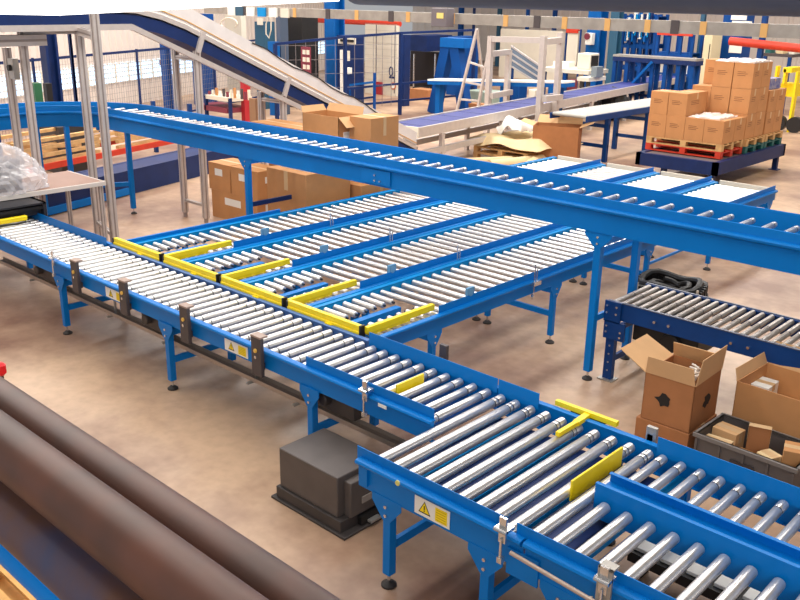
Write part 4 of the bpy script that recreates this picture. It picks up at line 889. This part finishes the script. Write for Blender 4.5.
MB().bar(q0+qn*0.3+Vector((0,0,0.42)), q1+qn*0.3+Vector((0,0,0.42)), 0.56, 0.03).build('top_deck', DNAVY, t)
for zz, nm, mm in ((0.08, 'foot_rail', BLUE),): MB().bar(q0-qn*0.06+Vector((0,0,zz)), q0.lerp(q1, 0.5)-qn*0.06+Vector((0,0,zz)), 0.04, 0.12).build(nm, mm, t)
# rack of wooden pallets with red beams, behind the platform
t = thing('pallet_rack', 'red-beamed rack holding wooden pallets, seen beneath the raised conveyor at left', 'rack', (-16, 9, 0))
k0 = q0+qn*1.6-qd*2.5; k1 = q1+qn*1.6
for k in range(5):
    p = k0.lerp(k1, k/4)
    for s in (0, 1): MB().bar(p+qn*s*1.0, p+qn*s*1.0+Vector((0,0,1.15)), 0.08, 0.08).build('upright', NAVY, t)
for s in (0, 1): MB().bar(k0+qn*s*1.0+Vector((0,0,0.42)), k1+qn*s*1.0+Vector((0,0,0.42)), 0.06, 0.11).build('red_beam', REDP, t)
for j in range(4):
    p = k0.lerp(k1, 0.03+j*0.25); e = k0.lerp(k1, 0.03+j*0.25+0.2)
    o = thing('pallet', ['leftmost', 'second', 'third', 'rightmost'][j]+' wooden pallet on the red-beamed rack, counted from the left', 'pallet', (p.x, p.y, 0.48), 'wooden pallets in the left rack')
    for zz in (0.50, 0.62, 0.76, 0.9): MB().bar(p+qn*0.05+Vector((0,0,zz)), e+qn*0.05+Vector((0,0,zz)), 0.09, 0.06).build('deck_board', WOOD, o); MB().bar(p+qn*0.9+Vector((0,0,zz)), e+qn*0.9+Vector((0,0,zz)), 0.09, 0.06).build('deck_board', WOOD, o)
    MB().bar(p+qn*0.1+Vector((0,0,0.85)), e+qn*0.5+Vector((0,0,0.6)), 0.04, 0.08).build('diagonal_board', WOOD, o)
far('green_cabinet', 'small green cabinet seen above the raised conveyor between the left posts', 'cabinet', 31, 84, 43, 108, 8.3, 0.5, GREEN, z0=0.95)
o, lo, hi = far('louvre_unit', 'black louvred unit beside the green cabinet', 'machine', 44, 84, 53, 108, 8.3, 0.5, BLACK, z0=0.95)
for o_ in [x for x in bpy.data.objects if x.name in ('green_cabinet', 'louvre_unit')]: pass
_a = aty(27, 110, 8.2).x; _b = aty(56, 110, 8.2).x
tag(MB().box((_a, 8.2, 0), (_b, 8.85, 0.945)).build('machine_plinth', DGREY2), 'dark plinth under the green cabinet and louvred unit', 'plinth')
far('ceiling_beam', 'dark red horizontal beam on the cream wall behind the mesh fence', 'beam', 117, 58, 165, 63, 17, 0.15, mat('dark_red_beam', (110, 50, 44), 0.6), group=None)
bpy.data.objects['ceiling_beam'].name = 'wall_beam'

# shelf with small parts, left of the sloping conveyor support
t = thing('parts_shelf', 'low shelf of small reddish and cream parts behind the mesh below the sloping conveyor', 'shelf', (-17.5, 14, 0))
lo, hi = bbox(205, 98, 252, 102, 15, 0.8); MB().box(lo, hi).build('shelf_board', CREAM, t); lo2, hi2 = bbox(196, 108, 250, 113, 15, 0.8); MB().box(lo2, hi2).build('shelf_board', RACKO, t)
for x in (lo[0], hi[0]): MB().box((x-0.04, 15, 0), (x+0.04, 15.08, lo[2]+0.1)).build('upright', DNAVY, t)
for k in range(12):
    x = 208+k*3.6; c = [RACKO, CREAM, CARD, WHITE, GREYB][k % 5]; l_, h_ = bbox(x, 92-(k*7 % 5), x+3, 99, 15.1, 0.3); l_ = (l_[0], l_[1], hi[2])
    tag(MB().box(l_, (h_[0], h_[1], max(h_[2], hi[2]+0.1))).build('parts_bin', c), ['first', 'second', 'third'][k//5]+' '+['maroon', 'cream', 'cardboard brown', 'white', 'dark grey'][k % 5]+' bin from the left on the low shelf behind the mesh', 'bin', 'bins on the low shelf')
far('red_post_box', 'red box on a post behind the mesh beneath the sloping conveyor', 'box', 240, 68, 250, 90, 15.5, 0.3, mat('deep_red', (170, 30, 40), 0.5), z0=0.0)
far('teal_cabinet', 'teal cabinet with cream switch box behind the sloping conveyor', 'cabinet', 255, 22, 275, 52, 18, 0.6, TEAL, z0=0.0)
far('switch_box', 'cream switch box high beside the teal cabinet', 'switch box', 257, 18, 263, 25, 17.9, 0.1, CREAM)
far('grey_cabinet', 'dark grey-blue tall cabinet right of the teal one', 'cabinet', 276, 8, 288, 40, 17.5, 0.7, mat('slate', (70, 84, 104), 0.5), z0=0.0)
far('dark_machine', 'black boxy machine behind the top of the sloping conveyor', 'machine', 286, 14, 318, 42, 19, 1.2, BLACK, z0=0.0)
far('blue_machine_guard', 'blue corner guard just above the sloping belt', 'guard', 268, 42, 280, 60, 17.2, 0.3, FBL2, z0=0.0)
o, lo, hi = far('maroon_panel', 'maroon framed grid panel behind the wire fence', 'panel', 301, 47, 311, 67, 16.9, 0.1, RACKO, z0=1.0)
MB().box((lo[0]+0.1, lo[1]+0.02, 0), (lo[0]+0.18, hi[1], lo[2])).build('stand', RACKO, o); 
for i in range(3):
    for j in range(2): MB().box((lo[0]+0.08+j*0.16, lo[1]-0.01, hi[2]-0.2-i*0.2), (lo[0]+0.2+j*0.16, lo[1], hi[2]-0.08-i*0.2)).build('grid_window', CREAM, o)
def hose(pts, label, r_=0.02, m=None): tag(MB().tube(pts, r_, 8).build('hanging_hose', m or CREAM), label, 'hose')
hose([aty(229+5*math.sin(a)*1.6, 18+9*(1-math.cos(a))*0.6, 14) for a in [-2.6+i*0.35 for i in range(15)]], 'cream hose loop hanging from the cable duct at left')
hose([aty(x, y, 14) for x, y in ((269, 14), (266, 24), (266, 34), (269, 38), (271, 30), (271, 16))], 'pale hose hanging beside the teal cabinet', 0.015)

# tall dark fence with navy posts, control pillar, cream door
t = thing('machine_fence', 'dark navy machine fence with top rail behind the sloping conveyor', 'fence', (-19, 20, 0))
P = [aty(275, 44, 16.5), aty(345, 37, 18.5), aty(401, 33, 20.3), aty(475, 30, 23)]
mb = MB()
for a, b in zip(P, P[1:]): mb.bar(a, b, 0.06, 0.07)
mb.build('top_rail', DNAVY, t)
for k, p in enumerate(P):
    MB().bar((p.x, p.y, 0), p, 0.09, 0.09).build('post', DNAVY, t)
wm = MB()
for a, b in zip(P[:3], P[1:3]):
    L_ = (b-a).length; n = int(L_/0.28)
    for k in range(n): q = a.lerp(b, k/n); wm.bar((q.x, q.y, 0.3), q, 0.01, 0.01)
    for z in (0.5, 0.9, 1.3, 1.7, 2.1): wm.bar((a.x, a.y, z), (b.x, b.y, z), 0.01, 0.01)
wm.build('wire_mesh', WIRE, t)
for z0_, z1_ in ((0.95, 1.0),): MB().bar((P[1].x, P[1].y, 0.85), (P[3].x, P[3].y, 1.05), 0.06, 0.06).build('mid_rail', DNAVY, t)
MB().bar((P[1].x, P[1].y, 0.35), (P[3].x, P[3].y, 0.5), 0.06, 0.06).build('low_rail', DNAVY, t)
t = thing('control_cabinet', 'tall dark blue machine cabinet with pale display slot and a white control strip', 'cabinet', aty(345, 110, 21.4).xy.to_3d())
lo, hi = bbox(337, 36, 364, 100, 20.2, 1.0, 0.0); MB().box(lo, hi).build('cabinet_body', DNAVY, t)
lo, hi = bbox(338, 38, 356, 44, 20.1, 0.1); MB().box(lo, hi).build('display_frame', CREAM, t); lo, hi = bbox(340, 39.5, 354, 42, 20.06, 0.04); MB().box(lo, hi).build('display_slot', INK, t)
lo, hi = bbox(340, 50, 345, 93, 20.0, 0.2); MB().box(lo, hi).build('control_strip', WHITE, t)
lo, hi = bbox(345.5, 51, 350, 61, 20.0, 0.2); MB().box(lo, hi).build('control_unit', CREAM, t); lo, hi = bbox(344, 68, 352, 74, 19.95, 0.25); MB().box(lo, hi).build('control_unit', WHITE, t)
t = thing('cream_door', 'tall cream double door marked 0 with red and yellow signs', 'door', aty(382, 110, 24).xy.to_3d()); Y = 24
lo, hi = bbox(365, 25, 399, 112, Y, 0.12, 0.0); MB().box(lo, hi).build('door_panel', CREAM, t); dw = hi[0]-lo[0]
for f_ in (0.36, 0.94): MB().box((lo[0]+dw*f_-0.015, Y-0.012, 0.1), (lo[0]+dw*f_+0.015, Y, hi[2])).build('door_seam', mat('seam_dark', (70, 66, 80), 0.6), t)
for k in range(12): MB().box((lo[0], Y-0.006, 0.3+k*0.22), (hi[0], Y, 0.308+k*0.22)).build('mesh_line', mat('mesh_faint', (190, 182, 170), 0.6), t)
p = aty(391, 72, Y-0.02); text_part('0', 0.5, mat('dark_blue_ink', (30, 40, 90), 0.5), t, (p.x, Y-0.02, p.z), (PI/2, 0, 0))
lo, hi = bbox(389, 76.5, 395, 78.5, Y-0.01, 0.01); MB().box(lo, hi).build('caption_bar', mat('dark_blue_ink', (30, 40, 90), 0.5), t)
lo, hi = bbox(375, 82, 383, 98, Y-0.05, 0.05); MB().box(lo, hi).build('red_sign', mat('deep_red', (170, 30, 40), 0.5), t)
c = aty(393, 101, Y-0.02); s_ = 0.16; MB().add([(c.x-s_, Y-0.02, c.z-s_*0.8), (c.x+s_, Y-0.02, c.z-s_*0.8), (c.x, Y-0.02, c.z+s_), (c.x-s_, Y-0.005, c.z-s_*0.8), (c.x+s_, Y-0.005, c.z-s_*0.8), (c.x, Y-0.005, c.z+s_)], [(0,1,2), (5,4,3), (0,3,4,1), (1,4,5,2), (2,5,3,0)]).build('yellow_triangle', YEL, t)
c = aty(393, 86, Y-0.02); MB().cyl((c.x, Y-0.02, c.z), (c.x, Y, c.z), 0.13, 20).cyl((c.x, Y-0.024, c.z), (c.x, Y-0.02, c.z), 0.09, 20, 1).build('round_sign', [mat('round_orange', (200, 110, 60), 0.5), WHITE], t)
t = thing('blue_gate', 'small blue tubular gate in front of the cream door', 'gate', aty(374, 112, 19).xy.to_3d())
lo, hi = bbox(373, 73, 376, 108, 19, 0.08, 0.0); MB().box(lo, hi).build('post', FBLUE, t)
for y_ in (82, 97): a = aty(350, y_+3, 19); b = aty(374, y_, 19); MB().bar(a, b, 0.05, 0.06).build('rail', FBL2 if y_ < 90 else DNAVY, t)
MB().bar((a.x, 19, 0), (a.x, 19, a.z+0.3), 0.05, 0.05).build('post', FBLUE, t)
def pipe(label, x0, y0, x1, y1, Y, r_, m):
    tag(MB().cyl(aty(x0, y0, Y), aty(x1, y1, Y), r_, 16).build('wall_pipe', m), label, 'pipe')
pipe('orange-red pipe high behind the cream door', 315, 20, 400, 24, 25, 0.1, REDP)
pipe('red horizontal pipe high at the right edge above the cartons', 730, 41, 806, 49, 27, 0.12, REDP)

# blue press with dark interior, A-frame, white roller strip
t = thing('press_machine', 'large dark blue press with a black interior behind the ladder', 'machine', aty(440, 100, 27).xy.to_3d()); Y = 26
lo, hi = bbox(401, 35, 410, 112, Y-4.0, 0.5, 0.0); MB().box(lo, hi).build('left_column', DNAVY, t)
lo, hi = bbox(410, 36, 452, 52, Y, 1.5); MB().box(lo, hi).build('head_beam', DNAVY, t)
lo, hi = bbox(447, 37, 478, 95, Y, 1.5, 0.0); MB().box(lo, hi).build('right_housing', FBLUE, t)
lo, hi = bbox(410, 52, 447, 110, Y+1.2, 0.3, 0.0); MB().box(lo, hi).build('dark_interior', mat('interior_black', (34, 30, 34), 0.7), t)
for x in (413, 434): lo, hi = bbox(x, 54, x+1.5, 100, Y+0.3, 0.1, 0.0); MB().box(lo, hi).build('guide_rod', CHROME, t)
t = thing('a_frame_stand', 'bright blue A-shaped steel stand in front of the dark press', 'stand', aty(445, 115, 22).xy.to_3d()); Y = 21.5
for (a, b) in (((449, 42), (434, 117)), ((456, 42), (466, 108))):
    p0 = aty(a[0], a[1], Y); p1 = aty(b[0], b[1], Y); p1.z = 0.0; MB().bar(p0, p1, 0.34, 0.3, up=(0, 1, 0)).build('strut', FBLUE, t)
p = aty(453, 42, Y); MB().box((p.x-0.35, Y-0.2, p.z-0.15), (p.x+0.6, Y+0.3, p.z+0.12)).build('head_block', FBL2, t)
t = thing('roller_strip', 'white narrow roller strip on blue supports beside the A-shaped stand', 'conveyor', aty(470, 100, 20.5).xy.to_3d()); Y = 20.6
a = aty(433, 79.5, Y); b = aty(570, 82, Y)
MB().bar(a, b, 0.5, 0.05).build('roller_bed', WHITE, t); MB().bar(a-Vector((0,0,0.08)), b-Vector((0,0,0.08)), 0.5, 0.1).build('frame', FBL2, t)
for x in (440, 505, 560): q = aty(x, 80, Y); MB().box((q.x-0.08, Y-0.1, 0), (q.x+0.08, Y+0.1, q.z-0.05)).build('leg', FBL2, t)
far('machine_housing', 'grey-green low machine housing behind the foot of the ladder', 'machine', 466, 92, 508, 112, 22.6, 0.8, mat('grey_green', (150, 164, 150), 0.5), z0=0.0, bevel=0.03)
carton(aty(476, 105, 21.6).x, 21.7, 0, 0.5, 0.4, 0.42, 'brown carton on the floor in front of the grey-green machine housing', m=CARD2)
far('cream_cabinet', 'small cream cabinet on the floor beyond the portal frame', 'cabinet', 528, 90, 541, 106, 23.0, 0.5, CREAM, z0=0.0, bevel=0.02)
far('blue_cabinet', 'dark blue low cabinet between the portal posts', 'cabinet', 512, 84, 527, 108, 23.4, 0.6, FBLUE, z0=0.0, bevel=0.02)
far('control_desk', 'black low desk unit inside the dark press opening', 'machine', 412, 88, 430, 106, 25.3, 0.6, BLACK, z0=0.0, bevel=0.02)
carton(aty(420, 108, 24).x, 24.2, 0, 0.9, 0.6, 0.35, 'brown flat carton on the floor in front of the dark press', m=CARD2)
far('parts_crate', 'blue crate on the floor beyond the far end of the purple belt', 'crate', 548, 84, 566, 96, 24.2, 0.6, FBL2, z0=0.0)
far('parts_crate', 'maroon crate beside the bench legs in the background', 'crate', 567, 80, 577, 92, 26.8, 0.5, RACKO, z0=0.0)
# ladder
t = thing('step_ladder', 'narrow aluminium ladder leaning behind the far belt conveyor', 'ladder', aty(465, 115, 19.4).xy.to_3d()); Y = 19.4
for (a, b) in (((477, 29), (455, 118)), ((491, 38), (476, 118))): MB().bar(aty(*a, Y), aty(*b, Y), 0.07, 0.06).build('stile', ALU, t)
for f_ in (0.36, 0.58, 0.78, 0.95): MB().bar(aty(477, 29, Y).lerp(aty(455, 118, Y), f_), aty(491, 38, Y).lerp(aty(476, 118, Y), f_), 0.05, 0.05).build('rung', ALU, t)
MB().bar(aty(477, 29, Y), aty(484, 90, Y+0.8), 0.06, 0.05).build('rear_brace', ALU, t)
# aluminium portal frame
t = thing('profile_portal', 'tall cream aluminium portal frame standing across the far belt conveyor', 'frame', aty(525, 115, 20).xy.to_3d())
def up(x0, y0, x1, y1, Y, w_=0.13):
    a = aty(x0, y0, Y); b = aty(x1, y1, Y); b.z = 0.0; MB().bar(a, Vector((a.x, a.y, 0)), w_, w_).build('post', ALU, t); return a
a1 = up(491, 36, 488, 108, 19.0); a2 = up(509, 50, 509, 108, 20.2); a3 = up(544, 36, 544, 120, 18.2); a4 = up(561, 33, 559, 110, 19.4)
for (x0, y0, x1, y1, Ya, Yb) in ((491, 39, 561, 41, 19.0, 19.4), (491, 54, 509, 52, 19.0, 20.2), (491, 96, 511, 92, 19.0, 20.2), (544, 42, 561, 40, 18.2, 19.4), (544, 99, 561, 97, 18.2, 19.4)):
    MB().bar(aty(x0, y0, Ya), aty(x1, y1, Yb), 0.12, 0.14).build('cross_beam', ALU, t)
# stairs/glazed sheet leaning behind the frame, crt and bench
t = thing('sloped_screen', 'sloping grey glazed panel behind the aluminium portal frame', 'panel', aty(520, 100, 25).xy.to_3d()); Y = 24
A = [aty(511, 46, Y), aty(540, 66, Y), aty(540, 84, Y), aty(511, 66, Y)]
MB().add([v for v in A]+[v+Vector((0, 0.1, 0)) for v in A], [(0,1,2,3), (7,6,5,4), (0,4,5,1), (1,5,6,2), (2,6,7,3), (3,7,4,0)]).build('pane', mat('grey_glass', (120, 134, 150), 0.25, 0.2), t)
for k in range(4): f_ = k/3; MB().bar(A[0].lerp(A[3], f_), A[1].lerp(A[2], f_), 0.05, 0.05).build('frame_bar', ALU, t)
for x in (0, 3): MB().bar((A[x].x, Y+0.1, 0), (A[x].x, Y+0.1, A[x].z), 0.06, 0.06).build('leg', NAVY, t)
MB().bar((A[1].x, Y+0.1, 0), (A[1].x, Y+0.1, A[1].z), 0.06, 0.06).build('leg', NAVY, t)
t = thing('work_bench', 'cluttered bench with blue legs carrying a beige screen in the background', 'bench', aty(580, 90, 25).xy.to_3d()); Y = 25
lo, hi = bbox(540, 69, 590, 73, Y, 1.4); hi = (hi[0]+0.8, Y+1.2, hi[2]); MB().box(lo, hi).build('bench_top', CREAM, t); bt = hi[2]
for x in (lo[0]+0.1, (lo[0]+hi[0])/2, hi[0]-0.1): MB().box((x-0.06, Y+0.05, 0), (x+0.06, Y+0.17, lo[2])).build('leg', FBLUE, t)
a = aty(577, 62, Y+0.3); b = aty(590, 62, Y+0.3)
t = thing('crt_monitor', 'beige boxy screen on the cluttered background bench', 'monitor', (a.x, Y+0.5, bt)); MB().box((a.x, Y+0.3, bt), (b.x, Y+0.85, bt+0.5)).build('housing', CREAM, t, bevel=0.03); MB().box((b.x-0.01, Y+0.36, bt+0.08), (b.x+0.01, Y+0.79, bt+0.43)).build('screen', INK, t)
far('component_box', 'white flat box left of the beige screen on the bench', 'box', 553, 62, 575, 68, Y+0.3, 0.4, WHITE, z0=bt)
t = thing('side_bench', 'low cream bench right of the beige screen', 'bench', aty(598, 92, 24.6).xy.to_3d())
lo, hi = bbox(577, 78, 604, 82, 24, 1.2); hi = (hi[0], 25.0, hi[2]); MB().box(lo, hi).build('bench_top', CREAM, t)
for x in (lo[0]+0.1, hi[0]-0.1): MB().box((x-0.05, 24.1, 0), (x+0.05, 24.2, lo[2])).build('leg', DGREY2, t)
far('grey_bin', 'grey bin standing on the low cream bench', 'bin', 591, 67, 603, 78, 24.3, 0.5, mat('bin_grey', (120, 130, 135), 0.5), z0=hi[2])
t, lo, hi = far('control_box', 'white control box with dark round dial on the blue column', 'control box', 585, 33, 595, 45, 32.7, 0.25, WHITE, bevel=0.02)
MB().cyl(((lo[0]+hi[0])/2-0.05, lo[1]-0.05, (lo[2]+hi[2])/2+0.1), ((lo[0]+hi[0])/2-0.05, lo[1], (lo[2]+hi[2])/2+0.1), 0.13, 16).build('dial', RACKO, t)
far('information_board', 'grey noticeboard with red header on navy posts', 'board', 567, 31, 579, 56, 31, 0.1, CREAM, z0=1.0)
o = bpy.data.objects['information_board']; lo, hi = bbox(566, 28, 580, 33, 30.95, 0.15); MB().box(lo, hi).build('red_header', REDP, o)
lo, hi = bbox(565, 28, 567, 60, 31, 0.1, 0.0); MB().box(lo, hi).build('post', NAVY, o); lo, hi = bbox(579, 28, 581, 60, 31, 0.1, 0.0); MB().box(lo, hi).build('post', NAVY, o)

# blue racks, right background
def rack(label, x0, x1, ytop, Y, d, shelves, bays, m, panel=None):
    t = thing('storage_rack', label, 'rack', (aty((x0+x1)/2, 80, Y).x, Y+d/2, 0)); a = aty(x0, 60, Y).x; b = aty(x1, 60, Y).x; zt_ = aty((x0+x1)/2, ytop, Y).z
    for k in range(bays+1):
        for s in (0, 1): x = a+(b-a)*k/bays; MB().box((x-0.05, Y+s*(d-0.1), 0), (x+0.05, Y+s*(d-0.1)+0.1, zt_)).build('upright', m, t)
    for f_ in shelves:
        for s in (0, 1): MB().box((a, Y+s*(d-0.1)+0.02, zt_*f_-0.08), (b, Y+s*(d-0.1)+0.08, zt_*f_+0.06)).build('beam', m, t)
        MB().box((a, Y+0.1, zt_*f_+0.06), (b, Y+d-0.1, zt_*f_+0.09)).build('shelf', m, t)
    return t, a, b, zt_
t, a, b, zt_ = rack('tall blue rack hung with parts behind the roller rail at upper right', 620, 652, 14, 31, 0.9, (0.35, 0.62, 0.95), 5, FBLUE)
rnd = random.Random(3)
for k in range(16):
    x = a+0.15+k*(b-a-0.3)/16; z = rnd.uniform(1.9, 2.3)
    tag(MB().box((x, 30.9, z), (x+0.09, 31.02, z+rnd.uniform(0.5, 1.0))).build('hanging_part', [FBL2, WHITE, LBLUE, DNAVY][k % 4]), ['first', 'second', 'third', 'fourth'][k//4]+' '+['bright blue', 'white', 'pale blue', 'dark navy'][k % 4]+' bar from the left, hanging on the front of the tall blue rack', 'machine part', 'parts on the tall blue rack')
t, a, b, zt_ = rack('blue rack with red top beam behind the roller rail', 655, 690, 34, 30, 0.8, (0.4, 0.7), 3, FBLUE)
MB().box((a, 29.95, zt_-0.05), (b, 30.0, zt_+0.25)).build('red_beam', REDP, t)
for k in range(3): 
    x = a+(b-a)*(k+0.15)/3; tag(MB().box((x, 30.2, 0.98), (x+(b-a)*0.22, 30.7, 1.6)).build('storage_bin', [CREAM, GREYB, WHITE][k]), ['cream', 'grey', 'white'][k]+' bin on the rack with the red top beam', 'bin')
t = thing('roller_rail', 'grey roller rail on blue stands in front of the blue racks', 'conveyor', aty(650, 85, 27).xy.to_3d()); Y = 26.5
a = aty(617, 55, Y); b = aty(700, 60, Y); MB().bar(a, b, 0.5, 0.07).build('roller_bed', GALV, t); MB().bar(a-Vector((0,0,0.1)), b-Vector((0,0,0.1)), 0.5, 0.14).build('frame', DNAVY, t)
for k in range(7):
    q = a.lerp(b, (k+0.1)/6.4); MB().box((q.x-0.06, Y-0.2, 0), (q.x+0.06, Y-0.1, q.z-0.15)).box((q.x-0.06, Y+0.15, 0), (q.x+0.06, Y+0.25, q.z-0.15)).build('leg', FBLUE, t)
MB().bar((a.x, Y-0.15, 0.6), (b.x, Y-0.15, 0.6), 0.05, 0.08).build('cross_brace', DNAVY, t); MB().bar(aty(628, 88, Y-0.3), aty(652, 62, Y-0.3), 0.08, 0.08).build('diagonal', FBL2, t)
mb = MB()
bm = bmesh.new(); bmesh.ops.create_icosphere(bm, subdivisions=3, radius=0.45)
for v in bm.verts: v.co *= 1+0.25*noise.noise(v.co*4); v.co.z *= 1.1
me = bpy.data.meshes.new('black_bag'); bm.to_mesh(me); bm.free(); me.materials.append(BLACK); o = bpy.data.objects.new('refuse_bag', me); COL.objects.link(o)
q = aty(617, 82, 24.5); o.location = (q.x, 24.5, 0.48); tag(o, 'bulging black bag on the floor beyond the purple belt', 'bag')
far('cream_cupboard', 'tall cream cupboard behind the stacked cartons', 'cupboard', 702, 34, 720, 80, 30, 0.8, mat('cupboard_cream', (224, 208, 168), 0.6), z0=0.0, bevel=0.02)
o = bpy.data.objects['cream_cupboard']; lo, hi = bbox(708, 44, 709, 70, 29.98, 0.03); MB().box(lo, hi).build('handle', DGREY2, o)
BC = far('blue_cabinet', 'blue cabinet with white panel right of the cream cupboard', 'cabinet', 721, 14, 752, 60, 31, 0.8, FBLUE, z0=0.0)[0]
o = BC
for (x0, y0, x1, y1) in ((729, 43, 742, 53), (731, 15, 747, 20), (732, 21, 752, 24)): lo, hi = bbox(x0, y0, x1, y1, 30.95, 0.05); MB().box(lo, hi).build('white_panel', WHITE, o)
t = thing('yellow_truck', 'yellow wheeled lifting machine behind the cartons at the right edge', 'machine', aty(785, 100, 27).xy.to_3d()); Y = 26
for (x0, y0, x1, y1) in ((774, 66, 779, 92), (783, 69, 788, 84), (794, 72, 799, 96)): lo, hi = bbox(x0, y0, x1, y1, Y, 0.5); MB().box((lo[0], lo[1], 0.0 if y1 > 90 else lo[2]), hi).build('mast', YEL, t)
lo, hi = bbox(783, 68, 802, 73, Y, 0.8); MB().box(lo, hi).build('top_frame', YEL, t)
lo, hi = bbox(780, 84, 802, 97, Y+0.3, 0.6); MB().box(lo, hi).build('counterweight', YEL, t)
for x in (782, 799): q = aty(x, 97, Y); MB().cyl((q.x, Y-0.05, 0.22), (q.x, Y+0.15, 0.22), 0.22, 20).build('wheel', BLACK, t)
t = thing('green_shelf_unit', 'grey-green shelf with flat goods above the yellow machine', 'shelf', aty(780, 60, 30).xy.to_3d())
lo, hi = bbox(762, 54, 802, 57, 30, 0.8); MB().box(lo, hi).build('shelf', GREYB, t); z1_ = hi[2]
for x in (lo[0]+0.1, hi[0]-0.1): MB().box((x-0.05, 30, 0), (x+0.05, 30.1, lo[2])).build('upright', NAVY, t)
for k, (x0, x1, c) in enumerate(((765, 775, GREENP), (776, 788, KRAFT), (789, 799, CREAM))):
    lo, hi = bbox(x0, 50, x1, 54, 30.2, 0.4, z1_); tag(MB().box(lo, (hi[0], hi[1], max(hi[2], z1_+0.12))).build('flat_package', c), ['dark green', 'tan', 'cream'][k]+' flat package on the shelf above the yellow machine', 'package')
carton(*[aty(793, 128, 0).x-0.3, aty(793, 128, 0).y+2.5, 0], 0.7, 0.5, 0.35, 'dark brown box on the floor at the right edge beyond the platform', m=CARD2)
# mid-left clutter behind the sloping belt
far('blue_framework', 'blue steel framework block behind the sloping belt at upper left', 'framework', 190, 14, 214, 44, 17, 0.4, FBLUE, z0=0.0)
far('white_unit', 'pale wall panel between the racks and the duct at upper left', 'panel', 225, 14, 246, 40, 19, 0.2, CREAM, z0=0.0)
far('partition_panel', 'cream panel wall behind the aluminium portal frame', 'panel', 500, 30, 565, 62, 34, 0.2, CREAM, z0=0.0)
